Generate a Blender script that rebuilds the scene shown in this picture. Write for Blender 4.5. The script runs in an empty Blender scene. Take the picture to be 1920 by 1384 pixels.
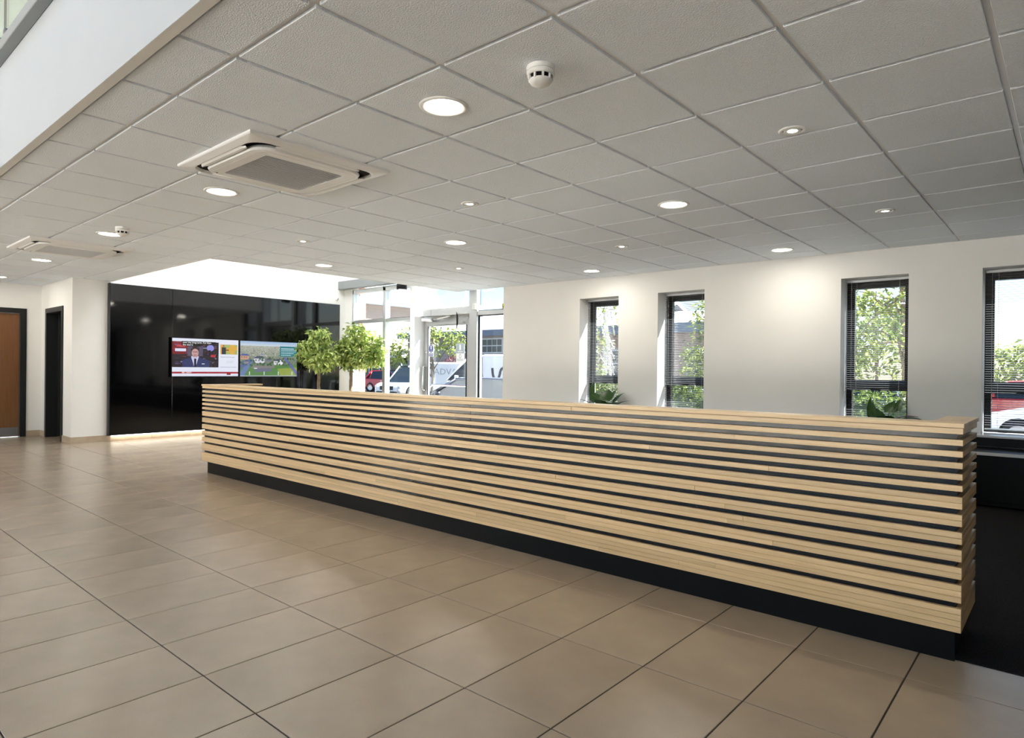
import bpy, math, random
import numpy as np
from mathutils import Matrix, Vector

random.seed(11)
rng = np.random.default_rng(5)
SC = bpy.context.scene
COL = SC.collection
PI = math.pi

# ------------------------------------------------------------------ camera
CAM_H = 1.17
CEIL = 2.455
cam_data = bpy.data.cameras.new('camera')
cam = bpy.data.objects.new('camera', cam_data)
COL.objects.link(cam)
_R = ((0.7541004705602089, 0.6566834817878282, 0.009964188270327681),
      (-0.008798143158616677, -0.005069399138234738, 0.999948445605741),
      (-0.6567001393161356, 0.7541492597221006, -0.0019547590070678267))
_m = Matrix.Identity(4)
for _i in range(3):
    _m[_i][0] = _R[0][_i]
    _m[_i][1] = _R[1][_i]
    _m[_i][2] = -_R[2][_i]
_m.translation = (0, 0, CAM_H)
cam.matrix_world = _m
cam_data.sensor_width = 36.0
cam_data.lens = 1213.18 * 36.0 / 1920.0
cam_data.shift_x = (960 - 959.2) / 1920.0
cam_data.shift_y = (694.36 - 692.0) / 1920.0
cam_data.clip_start = 0.05
cam_data.clip_end = 500
SC.camera = cam

# ------------------------------------------------------------------ world, sun, exposure
SUN_DIR = Vector((0.9, 1.0, 1.46)).normalized()          # towards the sun
world = bpy.data.worlds.new('world')
SC.world = world
world.use_nodes = True
_nt = world.node_tree
_nt.nodes.clear()
_out = _nt.nodes.new('ShaderNodeOutputWorld')
_bg = _nt.nodes.new('ShaderNodeBackground')
_sky = _nt.nodes.new('ShaderNodeTexSky')
_sky.sky_type = 'NISHITA'
_sky.sun_disc = False
_sky.sun_elevation = math.asin(SUN_DIR.z)
_sky.sun_rotation = math.atan2(SUN_DIR.x, SUN_DIR.y)
_sky.air_density = 1.0
_sky.dust_density = 0.9
_sky.ozone_density = 1.0
_bg.inputs['Strength'].default_value = 0.10
_nt.links.new(_sky.outputs[0], _bg.inputs['Color'])
_nt.links.new(_bg.outputs[0], _out.inputs['Surface'])

sun_data = bpy.data.lights.new('sun', 'SUN')
sun_data.energy = 15.0
sun_data.angle = math.radians(0.6)
sun_data.color = (1.0, 0.965, 0.91)
sun = bpy.data.objects.new('sun', sun_data)
COL.objects.link(sun)
sun.rotation_euler = SUN_DIR.to_track_quat('Z', 'Y').to_euler()
sun.location = (5, 5, 20)

SC.view_settings.view_transform = 'Standard'
SC.view_settings.look = 'None'
SC.view_settings.gamma = 1.0
SC.view_settings.use_curve_mapping = False
SC.view_settings.exposure = 2.34
SC.cycles.max_bounces = 10
SC.cycles.diffuse_bounces = 6
SC.cycles.glossy_bounces = 4
SC.cycles.transparent_max_bounces = 16
SC.cycles.sample_clamp_indirect = 5.0
SC.cycles.caustics_reflective = False
SC.cycles.caustics_refractive = False

DOWNLIGHT_W = 1.4
SPOT_W = 1.0


# ------------------------------------------------------------------ materials
def srgb(r, g, b):
    def f(c):
        c /= 255.0
        return c / 12.92 if c <= 0.04045 else ((c + 0.055) / 1.055) ** 2.4
    return (f(r), f(g), f(b))


MATS = {}


def new_mat(name):
    m = bpy.data.materials.new(name)
    m.use_nodes = True
    nt = m.node_tree
    b = nt.nodes['Principled BSDF']
    MATS[name] = m
    return m, nt, b


def plain(name, col, rough=0.5, metal=0.0, spec=0.5, coat=0.0, noise=0.0, nscale=8.0, bump=0.0, bscale=60.0,
          rand=0.0, stretch=None):
    m, nt, b = new_mat(name)
    b.inputs['Roughness'].default_value = rough
    b.inputs['Metallic'].default_value = metal
    b.inputs['Specular IOR Level'].default_value = spec
    if coat:
        b.inputs['Coat Weight'].default_value = coat
        b.inputs['Coat Roughness'].default_value = 0.04
    b.inputs['Base Color'].default_value = (*col, 1)
    tc = None
    if noise or bump:
        tc = nt.nodes.new('ShaderNodeTexCoord')
        vec = tc.outputs['Object']
        if stretch:
            mp = nt.nodes.new('ShaderNodeMapping')
            mp.inputs['Scale'].default_value = stretch
            nt.links.new(vec, mp.inputs['Vector'])
            vec = mp.outputs['Vector']
    last = None
    if noise:
        n = nt.nodes.new('ShaderNodeTexNoise')
        n.inputs['Scale'].default_value = nscale
        n.inputs['Detail'].default_value = 5
        nt.links.new(vec, n.inputs['Vector'])
        mr = nt.nodes.new('ShaderNodeMapRange')
        mr.inputs['From Min'].default_value = 0.3
        mr.inputs['From Max'].default_value = 0.7
        mr.inputs['To Min'].default_value = 1 - noise
        mr.inputs['To Max'].default_value = 1 + noise
        nt.links.new(n.outputs['Fac'], mr.inputs['Value'])
        last = mr.outputs['Result']
    if rand:
        oi = nt.nodes.new('ShaderNodeObjectInfo')
        mr2 = nt.nodes.new('ShaderNodeMapRange')
        mr2.inputs['To Min'].default_value = 1 - rand
        mr2.inputs['To Max'].default_value = 1 + rand
        nt.links.new(oi.outputs['Random'], mr2.inputs['Value'])
        if last is None:
            last = mr2.outputs['Result']
        else:
            mu = nt.nodes.new('ShaderNodeMath')
            mu.operation = 'MULTIPLY'
            nt.links.new(last, mu.inputs[0])
            nt.links.new(mr2.outputs['Result'], mu.inputs[1])
            last = mu.outputs[0]
    if last is not None:
        vm = nt.nodes.new('ShaderNodeVectorMath')
        vm.operation = 'SCALE'
        vm.inputs[0].default_value = col
        nt.links.new(last, vm.inputs['Scale'])
        nt.links.new(vm.outputs[0], b.inputs['Base Color'])
    if bump:
        n2 = nt.nodes.new('ShaderNodeTexNoise')
        n2.inputs['Scale'].default_value = bscale
        n2.inputs['Detail'].default_value = 3
        nt.links.new(tc.outputs['Object'], n2.inputs['Vector'])
        bp = nt.nodes.new('ShaderNodeBump')
        bp.inputs['Strength'].default_value = bump
        bp.inputs['Distance'].default_value = 0.01
        nt.links.new(n2.outputs['Fac'], bp.inputs['Height'])
        nt.links.new(bp.outputs[0], b.inputs['Normal'])
    return m


def emissive(name, col, strength, base=0.8):
    m, nt, b = new_mat(name)
    b.inputs['Base Color'].default_value = (base, base, base, 1)
    b.inputs['Emission Color'].default_value = (*col, 1)
    b.inputs['Emission Strength'].default_value = strength
    return m


def oak(name, col, dark, axis='x'):
    """Oak board: long streaks, fine pores, each board its own tint and offset."""
    m, nt, b = new_mat(name)
    b.inputs['Roughness'].default_value = 0.33
    b.inputs['Coat Weight'].default_value = 0.15
    b.inputs['Coat Roughness'].default_value = 0.18
    tc = nt.nodes.new('ShaderNodeTexCoord')
    oi = nt.nodes.new('ShaderNodeObjectInfo')
    add = nt.nodes.new('ShaderNodeVectorMath')
    add.operation = 'ADD'
    sc = nt.nodes.new('ShaderNodeVectorMath')
    sc.operation = 'SCALE'
    sc.inputs[0].default_value = (37.0, 21.0, 13.0)
    nt.links.new(oi.outputs['Random'], sc.inputs['Scale'])
    nt.links.new(tc.outputs['Object'], add.inputs[0])
    nt.links.new(sc.outputs[0], add.inputs[1])
    mp = nt.nodes.new('ShaderNodeMapping')
    s_long, s_cross = 1.6, 42.0
    mp.inputs['Scale'].default_value = {'x': (s_long, s_cross, s_cross), 'y': (s_cross, s_long, s_cross), 'z': (s_cross, s_cross, s_long)}[axis]
    nt.links.new(add.outputs[0], mp.inputs['Vector'])
    n1 = nt.nodes.new('ShaderNodeTexNoise')
    n1.inputs['Scale'].default_value = 1.6
    n1.inputs['Detail'].default_value = 6
    n1.inputs['Roughness'].default_value = 0.62
    n1.inputs['Distortion'].default_value = 0.6
    nt.links.new(mp.outputs[0], n1.inputs['Vector'])
    cr = nt.nodes.new('ShaderNodeValToRGB')
    cr.color_ramp.elements[0].position = 0.30
    cr.color_ramp.elements[0].color = (*dark, 1)
    cr.color_ramp.elements[1].position = 0.62
    cr.color_ramp.elements[1].color = (*col, 1)
    nt.links.new(n1.outputs['Fac'], cr.inputs['Fac'])
    mr = nt.nodes.new('ShaderNodeMapRange')
    mr.inputs['To Min'].default_value = 0.88
    mr.inputs['To Max'].default_value = 1.10
    nt.links.new(oi.outputs['Random'], mr.inputs['Value'])
    vm = nt.nodes.new('ShaderNodeVectorMath')
    vm.operation = 'SCALE'
    nt.links.new(cr.outputs[0], vm.inputs[0])
    nt.links.new(mr.outputs[0], vm.inputs['Scale'])
    nt.links.new(vm.outputs[0], b.inputs['Base Color'])
    bp = nt.nodes.new('ShaderNodeBump')
    bp.inputs['Strength'].default_value = 0.06
    bp.inputs['Distance'].default_value = 0.004
    nt.links.new(n1.outputs['Fac'], bp.inputs['Height'])
    nt.links.new(bp.outputs[0], b.inputs['Normal'])
    return m


def glass_mat(name, tint=(0.97, 0.985, 0.98), refl=0.9):
    m = bpy.data.materials.new(name)
    m.use_nodes = True
    nt = m.node_tree
    nt.nodes.clear()
    out = nt.nodes.new('ShaderNodeOutputMaterial')
    tr = nt.nodes.new('ShaderNodeBsdfTransparent')
    tr.inputs[0].default_value = (*tint, 1)
    gl = nt.nodes.new('ShaderNodeBsdfGlossy')
    gl.inputs['Roughness'].default_value = 0.01
    gl.inputs['Color'].default_value = (refl, refl, refl, 1)
    lw = nt.nodes.new('ShaderNodeLayerWeight')           # Schlick reflectance of a thin sheet
    lw.inputs['Blend'].default_value = 0.5
    pw = nt.nodes.new('ShaderNodeMath')
    pw.operation = 'POWER'
    pw.inputs[1].default_value = 5.0
    nt.links.new(lw.outputs['Facing'], pw.inputs[0])
    fr = nt.nodes.new('ShaderNodeMath')
    fr.operation = 'MULTIPLY_ADD'
    fr.inputs[1].default_value = 0.92
    fr.inputs[2].default_value = 0.035
    nt.links.new(pw.outputs[0], fr.inputs[0])
    mx = nt.nodes.new('ShaderNodeMixShader')
    nt.links.new(fr.outputs[0], mx.inputs[0])
    nt.links.new(tr.outputs[0], mx.inputs[1])
    nt.links.new(gl.outputs[0], mx.inputs[2])
    nt.links.new(mx.outputs[0], out.inputs['Surface'])
    MATS[name] = m
    return m


def opal_mat(name, col):
    m = bpy.data.materials.new(name)
    m.use_nodes = True
    nt = m.node_tree
    nt.nodes.clear()
    out = nt.nodes.new('ShaderNodeOutputMaterial')
    tl = nt.nodes.new('ShaderNodeBsdfTranslucent')
    tl.inputs['Color'].default_value = (*col, 1)
    nt.links.new(tl.outputs[0], out.inputs['Surface'])
    MATS[name] = m
    return m


def leaf_mat(name, c1, c2, trans=0.45):
    m = bpy.data.materials.new(name)
    m.use_nodes = True
    nt = m.node_tree
    nt.nodes.clear()
    out = nt.nodes.new('ShaderNodeOutputMaterial')
    geo = nt.nodes.new('ShaderNodeNewGeometry')
    cr = nt.nodes.new('ShaderNodeValToRGB')
    cr.color_ramp.elements[0].color = (*c1, 1)
    cr.color_ramp.elements[1].color = (*c2, 1)
    nt.links.new(geo.outputs['Random Per Island'], cr.inputs['Fac'])
    pb = nt.nodes.new('ShaderNodeBsdfPrincipled')
    pb.inputs['Roughness'].default_value = 0.38
    tl = nt.nodes.new('ShaderNodeBsdfTranslucent')
    mx = nt.nodes.new('ShaderNodeMixShader')
    mx.inputs[0].default_value = trans
    nt.links.new(cr.outputs[0], pb.inputs['Base Color'])
    nt.links.new(cr.outputs[0], tl.inputs['Color'])
    nt.links.new(pb.outputs[0], mx.inputs[1])
    nt.links.new(tl.outputs[0], mx.inputs[2])
    nt.links.new(mx.outputs[0], out.inputs['Surface'])
    MATS[name] = m
    return m


plain('wall_paint', (0.80, 0.79, 0.77), 0.75, bump=0.03, bscale=180, noise=0.012, nscale=3)
plain('ceiling_tile', (0.85, 0.91, 0.975), 0.9, noise=0.03, nscale=90, bump=0.55, bscale=150, rand=0.025)
plain('fascia_dimmed', (0.43, 0.465, 0.51), 0.7, noise=0.012, nscale=3)  # white fascia with shade and the blue of daylight put into its colour
plain('grid_metal', (0.84, 0.84, 0.84), 0.4)
plain('plaster_trim', (0.76, 0.75, 0.72), 0.6)
plain('floor_tile', (0.345, 0.278, 0.208), 0.20, spec=0.6, noise=0.10, nscale=3.5, bump=0.12, bscale=240, rand=0.05)
plain('skirting_tile', (0.46, 0.37, 0.27), 0.35, noise=0.08, nscale=9, rand=0.06)
plain('grout', (0.035, 0.028, 0.022), 0.9)
plain('carpet', (0.017, 0.017, 0.018), 0.95, spec=0.05, noise=0.8, nscale=220, bump=0.6, bscale=300)
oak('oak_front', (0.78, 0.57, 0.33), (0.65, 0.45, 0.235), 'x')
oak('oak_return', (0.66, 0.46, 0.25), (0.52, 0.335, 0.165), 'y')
plain('black_gloss', (0.002, 0.002, 0.0025), 0.06, spec=0.45, bump=0.012, bscale=2.2)
plain('core_gloss', (0.0025, 0.0025, 0.004), 0.10, spec=0.33, bump=0.03, bscale=9)
plain('panel_edge', (0.018, 0.0185, 0.02), 0.4)
plain('plinth_black', (0.0025, 0.003, 0.004), 0.4, spec=0.12, bump=0.02, bscale=60)
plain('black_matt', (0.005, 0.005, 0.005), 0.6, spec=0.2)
plain('cabinet_black', (0.003, 0.003, 0.0035), 0.4, spec=0.2)
plain('door_frame_dark', (0.012, 0.014, 0.015), 0.4, spec=0.3)
plain('window_frame_dark', (0.006, 0.006, 0.007), 0.35, spec=0.3)
plain('aluminium', (0.62, 0.64, 0.65), 0.35, metal=0.75)
plain('white_metal', (0.82, 0.83, 0.84), 0.35)
plain('beam_grey', (0.22, 0.235, 0.24), 0.5)
plain('steel', (0.6, 0.6, 0.6), 0.22, metal=1.0)
plain('white_plastic', (0.80, 0.80, 0.78), 0.35)
plain('cassette_white', (0.82, 0.825, 0.83), 0.4)
plain('louvre_grey', (0.74, 0.75, 0.77), 0.45)
plain('slot_dark', (0.006, 0.006, 0.006), 0.7, spec=0.2)
plain('blind_slat', (0.16, 0.165, 0.175), 0.32, metal=0.55)
plain('blind_rail', (0.45, 0.46, 0.47), 0.35, metal=0.4)
plain('cord', (0.5, 0.5, 0.5), 0.7)
plain('tv_black', (0.003, 0.003, 0.0035), 0.25, spec=0.3)
plain('bark', (0.20, 0.15, 0.10), 0.85, noise=0.25, nscale=14, bump=0.3, bscale=30)
plain('birch_bark', (0.55, 0.53, 0.50), 0.8, noise=0.35, nscale=10)
plain('pot_white', (0.7, 0.7, 0.68), 0.4)
plain('pot_dark', (0.03, 0.03, 0.03), 0.4)
plain('soil', (0.03, 0.02, 0.015), 0.95)
plain('asphalt', (0.11, 0.11, 0.115), 0.9, noise=0.12, nscale=1.5)
plain('paving', (0.56, 0.54, 0.50), 0.9, noise=0.05, nscale=2)
plain('brick', (0.42, 0.20, 0.145), 0.85, noise=0.12, nscale=25, rand=0.18)
plain('mortar', (0.50, 0.46, 0.41), 0.95)
plain('beige_render', (0.55, 0.44, 0.36), 0.9, noise=0.05, nscale=0.8)
plain('grey_render', (0.30, 0.27, 0.26), 0.9, noise=0.05, nscale=0.8)
plain('brick_wall_far', (0.33, 0.235, 0.19), 0.9, noise=0.12, nscale=3)
plain('roof_metal', (0.55, 0.58, 0.61), 0.45, metal=0.3)
plain('fascia_blue', (0.12, 0.15, 0.20), 0.5)
plain('far_glass', (0.03, 0.045, 0.06), 0.08)
plain('far_frame', (0.55, 0.56, 0.57), 0.5)
plain('car_red', (0.50, 0.02, 0.03), 0.25, coat=0.8)
plain('car_white', (0.75, 0.76, 0.78), 0.25, coat=0.8)
plain('car_dark', (0.03, 0.033, 0.045), 0.25, coat=0.4)
plain('car_silver', (0.42, 0.44, 0.47), 0.25, coat=0.8, metal=0.6)
plain('car_blue', (0.05, 0.08, 0.16), 0.25, coat=0.8, metal=0.3)
plain('car_glass', (0.02, 0.03, 0.04), 0.05, spec=0.7)
plain('tyre', (0.015, 0.015, 0.015), 0.85)
plain('rim', (0.5, 0.5, 0.52), 0.3, metal=0.9)
plain('trim_black', (0.012, 0.012, 0.012), 0.5)
plain('lamp_clear', (0.6, 0.63, 0.66), 0.1, spec=0.8)
plain('lamp_red', (0.4, 0.01, 0.01), 0.2)
plain('plate_white', (0.7, 0.7, 0.66), 0.5)
plain('van_print', (0.05, 0.055, 0.07), 0.5)
plain('van_print_grey', (0.33, 0.34, 0.36), 0.6)
plain('van_print_red', (0.5, 0.06, 0.06), 0.6)
plain('sign_blue', (0.02, 0.03, 0.20), 0.4)
plain('sign_white', (0.78, 0.79, 0.80), 0.5)
plain('sign_grey', (0.33, 0.40, 0.45), 0.5)
plain('sticker_yellow', (0.75, 0.6, 0.02), 0.5)
plain('kick_plate', (0.20, 0.21, 0.23), 0.35, metal=0.6)
plain('store_shelf', (0.35, 0.34, 0.30), 0.6)
plain('store_red', (0.25, 0.02, 0.02), 0.6)
plain('desk_edge', (0.62, 0.63, 0.66), 0.25)
plain('hedge_core', (0.02, 0.035, 0.012), 0.95)
oak('door_oak', (0.20, 0.085, 0.028), (0.15, 0.06, 0.02), 'z')
glass_mat('pane_glass', (0.72, 0.75, 0.77))
glass_mat('roof_glass', (0.975, 0.985, 0.985))
opal_mat('opal_fill_sheet', (0.52, 0.545, 0.57))  # diffusing sheet of the added lobby roof light
glass_mat('balustrade_glass', (0.80, 0.90, 0.86), 0.9)
emissive('lamp_diffuser', (1.0, 0.93, 0.80), 5.0)
emissive('strip_light', (1.0, 0.95, 0.84), 2.2)
emissive('spot_lamp', (1.0, 0.97, 0.86), 9.0)
leaf_mat('leaf_ficus', srgb(84, 118, 44), srgb(224, 234, 150), 0.5)
leaf_mat('leaf_tree', srgb(75, 95, 40), srgb(170, 178, 95), 0.45)
leaf_mat('leaf_tree_dark', srgb(48, 70, 30), srgb(120, 140, 70), 0.4)
leaf_mat('leaf_purple', srgb(80, 40, 48), srgb(130, 80, 80), 0.3)
leaf_mat('leaf_hedge', srgb(40, 62, 26), srgb(110, 125, 60), 0.3)
leaf_mat('leaf_house', srgb(28, 62, 18), srgb(52, 92, 28), 0.2)
plain('leaf_red', (0.14, 0.045, 0.03), 0.4)
plain('leaf_stem', (0.08, 0.14, 0.03), 0.6)

_m2, _nt2, _b2 = new_mat('screen_picture')
_at = _nt2.nodes.new('ShaderNodeAttribute')
_at.attribute_name = 'picture'
_b2.inputs['Base Color'].default_value = (0.01, 0.01, 0.01, 1)
_b2.inputs['Roughness'].default_value = 0.2
_nt2.links.new(_at.outputs['Color'], _b2.inputs['Emission Color'])
_b2.inputs['Emission Strength'].default_value = 0.20
emissive('screen_text_white', (1, 1, 1), 0.21, 0.02)
emissive('screen_text_dark', (0.05, 0.05, 0.07), 0.1, 0.01)


# ------------------------------------------------------------------ mesh helpers
class MB:
    """Collects verts and faces for ONE mesh object."""

    def __init__(s):
        s.v, s.f, s.sm = [], [], []

    def add(s, vs, fs, smooth=False):
        o = len(s.v)
        s.v += [tuple(map(float, p)) for p in vs]
        s.f += [tuple(i + o for i in f) for f in fs]
        s.sm += [smooth] * len(fs)
        return s

    def box(s, x0, x1, y0, y1, z0, z1):
        return s.add([(x0, y0, z0), (x1, y0, z0), (x1, y1, z0), (x0, y1, z0), (x0, y0, z1), (x1, y0, z1), (x1, y1, z1),
                      (x0, y1, z1)],
                     [(0, 3, 2, 1), (4, 5, 6, 7), (0, 1, 5, 4), (1, 2, 6, 5), (2, 3, 7, 6), (3, 0, 4, 7)])

    def cbox(s, x0, x1, y0, y1, z0, z1, c):
        """box with chamfered edges"""
        P = []
        for (a, b2, d) in ((c, c, 0), (c, 0, c), (0, c, c)):
            for sx in (0, 1):
                for sy in (0, 1):
                    for sz in (0, 1):
                        P.append((x1 - a if sx else x0 + a, y1 - b2 if sy else y0 + b2, z1 - d if sz else z0 + d))
        Z = lambda x, y, z: x * 4 + y * 2 + z
        Y = lambda x, y, z: 8 + x * 4 + y * 2 + z
        X = lambda x, y, z: 16 + x * 4 + y * 2 + z
        F = [(Z(0, 0, 1), Z(1, 0, 1), Z(1, 1, 1), Z(0, 1, 1)), (Z(0, 0, 0), Z(0, 1, 0), Z(1, 1, 0), Z(1, 0, 0)),
             (Y(0, 0, 0), Y(1, 0, 0), Y(1, 0, 1), Y(0, 0, 1)), (Y(0, 1, 0), Y(0, 1, 1), Y(1, 1, 1), Y(1, 1, 0)),
             (X(1, 0, 0), X(1, 1, 0), X(1, 1, 1), X(1, 0, 1)), (X(0, 0, 0), X(0, 0, 1), X(0, 1, 1), X(0, 1, 0))]
        for a in (0, 1):
            for b2 in (0, 1):
                F.append((Z(0, a, b2), Z(1, a, b2), Y(1, a, b2), Y(0, a, b2)))
                F.append((Z(a, 0, b2), Z(a, 1, b2), X(a, 1, b2), X(a, 0, b2)))
                F.append((Y(a, b2, 0), Y(a, b2, 1), X(a, b2, 1), X(a, b2, 0)))
                for d in (0, 1):
                    F.append((Z(a, b2, d), Y(a, b2, d), X(a, b2, d)))
        return s.add(P, F)

    def quad(s, a, b, c, d):
        return s.add([a, b, c, d], [(0, 1, 2, 3)])

    def lathe(s, prof, cx=0, cy=0, cz=0, n=32, smooth=True, cap0=False, cap1=False):
        vs, fs = [], []
        for r, z in prof:
            for k in range(n):
                a = 2 * PI * k / n
                vs.append((cx + r * math.cos(a), cy + r * math.sin(a), cz + z))
        for i in range(len(prof) - 1):
            for k in range(n):
                k2 = (k + 1) % n
                fs.append((i * n + k, i * n + k2, (i + 1) * n + k2, (i + 1) * n + k))
        if cap0:
            fs.append(tuple(range(n))[::-1])
        if cap1:
            fs.append(tuple((len(prof) - 1) * n + k for k in range(n)))
        return s.add(vs, fs, smooth)

    def rings(s, rings, close0=False, close1=False, smooth=False, loop=True):
        n = len(rings[0])
        vs = [p for r in rings for p in r]
        fs = []
        for i in range(len(rings) - 1):
            for k in range(n if loop else n - 1):
                k2 = (k + 1) % n
                fs.append((i * n + k, i * n + k2, (i + 1) * n + k2, (i + 1) * n + k))
        if close0:
            fs.append(tuple(range(n))[::-1])
        if close1:
            fs.append(tuple((len(rings) - 1) * n + k for k in range(n)))
        return s.add(vs, fs, smooth)

    def tube(s, pts, rad, n=8, smooth=True):
        pts = [Vector(p) for p in pts]
        if not isinstance(rad, (list, tuple)):
            rad = [rad] * len(pts)
        rs = []
        for i, p in enumerate(pts):
            d = (pts[min(i + 1, len(pts) - 1)] - pts[max(i - 1, 0)])
            d = d.normalized() if d.length > 1e-9 else Vector((0, 0, 1))
            a = Vector((0, 0, 1)) if abs(d.z) < 0.9 else Vector((1, 0, 0))
            u = d.cross(a).normalized()
            w = d.cross(u)
            rs.append([tuple(p + rad[i] * (math.cos(2 * PI * k / n) * u + math.sin(2 * PI * k / n) * w)) for k in range(n)])
        return s.rings(rs, True, True, smooth)


ORG = {}        # world origin of every root, so parts can be given in world coordinates


def mesh_of(name, mb, off=(0, 0, 0)):
    me = bpy.data.meshes.new(name)
    if off != (0, 0, 0):
        vs = [(a - off[0], b - off[1], c - off[2]) for a, b, c in mb.v]
    else:
        vs = mb.v
    me.from_pydata(vs, [], mb.f)
    if any(mb.sm):
        me.polygons.foreach_set('use_smooth', mb.sm)
    me.update()
    return me


def root_org(o):
    while o.parent is not None:
        o = o.parent
    return ORG.get(o.name, (0, 0, 0))


def tag(o, label=None, cat=None, group=None, kind=None):
    if label:
        o['label'] = label
    if cat:
        o['category'] = cat
    if group:
        o['group'] = group
    if kind:
        o['kind'] = kind
    return o


def empty(name, loc, label=None, cat=None, group=None, kind=None, rz=0.0):
    o = bpy.data.objects.new(name, None)
    COL.objects.link(o)
    o.empty_display_size = 0.1
    o.location = loc
    o.rotation_euler = (0, 0, rz)
    ORG[o.name] = tuple(loc)
    return tag(o, label, cat, group, kind)


def part(name, mb, mat, parent, local=False, label=None, kind=None):
    """mesh part of a thing; given in world coordinates unless local"""
    off = (0, 0, 0) if local else root_org(parent)
    o = bpy.data.objects.new(name, mesh_of(name, mb, off))
    o.data.materials.append(MATS[mat])
    COL.objects.link(o)
    o.parent = parent
    return tag(o, label, kind=kind)


def thing(name, mb, mat, label=None, cat=None, group=None, kind=None):
    """top-level mesh object with its origin at the middle of its base"""
    a = np.array(mb.v)
    lo, hi = a.min(0), a.max(0)
    org = (float((lo[0] + hi[0]) / 2), float((lo[1] + hi[1]) / 2), float(lo[2]))
    o = bpy.data.objects.new(name, mesh_of(name, mb, org))
    o.data.materials.append(MATS[mat])
    o.location = org
    ORG[o.name] = org
    COL.objects.link(o)
    return tag(o, label, cat, group, kind)


def struct(name, mb, mat, label=None):
    return thing(name, mb, mat, label, None, None, 'structure')


def child_copy(name, mesh, parent, loc, rot=None):
    """a piece that shares mesh data; loc in world coordinates"""
    o = bpy.data.objects.new(name, mesh)
    COL.objects.link(o)
    o.parent = parent
    g = root_org(parent)
    o.location = (loc[0] - g[0], loc[1] - g[1], loc[2] - g[2])
    if rot:
        o.rotation_euler = rot
    return o


def copy_tree(o, parent=None):
    c = o.copy()
    COL.objects.link(c)
    c.parent = parent
    for ch in list(o.children):
        copy_tree(ch, c)
    return c


def text_mb(body, size, align='LEFT', extrude=0.0):
    cu = bpy.data.curves.new('text_tmp', 'FONT')
    cu.body = body
    cu.size = size
    cu.align_x = align
    cu.extrude = extrude
    cu.resolution_u = 2
    ob = bpy.data.objects.new('text_tmp', cu)
    COL.objects.link(ob)
    bpy.context.view_layer.update()
    me = bpy.data.meshes.new_from_object(ob.evaluated_get(bpy.context.evaluated_depsgraph_get()))
    mb = MB()
    mb.add([tuple(v.co) for v in me.vertices], [tuple(p.vertices) for p in me.polygons])
    bpy.data.objects.remove(ob)
    bpy.data.meshes.remove(me)
    bpy.data.curves.remove(cu)
    return mb


def xform(mb, fn):
    mb.v = [tuple(fn(*p)) for p in mb.v]
    return mb


def rsq(h, r, z, n=8, cx=0, cy=0):
    """rounded square ring"""
    out = []
    for qx, qy, a0 in ((1, 1, 0), (-1, 1, 90), (-1, -1, 180), (1, -1, 270)):
        for k in range(n + 1):
            a = math.radians(a0 + 90 * k / n)
            out.append((cx + qx * (h - r) + r * math.cos(a), cy + qy * (h - r) + r * math.sin(a), z))
    return out


# ------------------------------------------------------------------ FLOOR
TX0, TY0, TSX, TSY = -2.8710, 1.6807, 0.3983, 0.5955
CARPET_X = -1.05
mb = MB().box(-12.9, 3.2, -6.0, 3.195, -0.14, -0.004).box(-12.9, CARPET_X, 3.195, 7.65, -0.14, -0.004)
mb.box(-9.05, -7.5, 7.65, 8.1, -0.14, -0.004)
floor = struct('floor', mb, 'grout')
JT = 0.005
tile_full = MB().cbox(JT / 2, TSX - JT / 2, JT / 2, TSY - JT / 2, -0.02, 0.0, 0.0015)
tile_mesh = mesh_of('floor_tile', tile_full)
tile_mesh.materials.append(MATS['floor_tile'])
rest = MB()
n_tiles = 0
CNT_X0, CNT_X1 = -7.16, -0.367


def seen_floor(x, y):
    """roughly in frame and not behind the counter"""
    d = Vector((x, y, -CAM_H))
    z = d.dot(Vector(_R[2]))
    if z < 0.3:
        return False
    u = 960 + 1213 * d.dot(Vector(_R[0])) / z
    v = 694 - 1213 * d.dot(Vector(_R[1])) / z
    if not (-90 < u < 2010 and v < 1460):
        return False
    if y > 3.3:
        t = 3.17 / y
        if t * x > CNT_X0 - 0.05:
            return False
    return True


for q in range(-26, 16):
    for L in range(-13, 11):
        x, y = TX0 + TSX * q, TY0 + TSY * L
        x1, y1 = x + TSX, y + TSY
        cx0, cx1 = max(x, -12.88), min(x1, 3.15)
        cy0, cy1 = max(y, -5.95), min(y1, 7.62)
        if x1 > CARPET_X:
            if y < 3.19 or x >= CARPET_X:
                cy1 = min(cy1, 3.193)
            else:
                cx1 = min(cx1, CARPET_X)
        if cx1 - cx0 < 0.03 or cy1 - cy0 < 0.03:
            continue
        whole = abs(cx1 - cx0 - TSX) < 1e-6 and abs(cy1 - cy0 - TSY) < 1e-6
        vis = any(seen_floor(a, b) for a in (cx0, (cx0 + cx1) / 2, cx1) for b in (cy0, (cy0 + cy1) / 2, cy1))
        if vis and n_tiles < 300:
            n_tiles += 1
            if whole:
                child_copy('floor_tile', tile_mesh, floor, (x, y, 0))
            else:
                t = MB().cbox(JT / 2, cx1 - cx0 - JT / 2, JT / 2, cy1 - cy0 - JT / 2, -0.02, 0.0, 0.0015)
                me = mesh_of('floor_tile', t)
                me.materials.append(MATS['floor_tile'])
                child_copy('floor_tile', me, floor, (cx0, cy0, 0))
        else:
            rest.box(cx0 + JT / 2, cx1 - JT / 2, cy0 + JT / 2, cy1 - JT / 2, -0.02, 0.0)
part('floor_tile_field', rest, 'floor_tile', floor, kind='stuff')

struct('floor_carpet', MB().box(CARPET_X, 3.2, 3.195, 7.6, -0.14, 0.002), 'carpet', 'dark charcoal carpet beyond the tiled floor')

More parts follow.
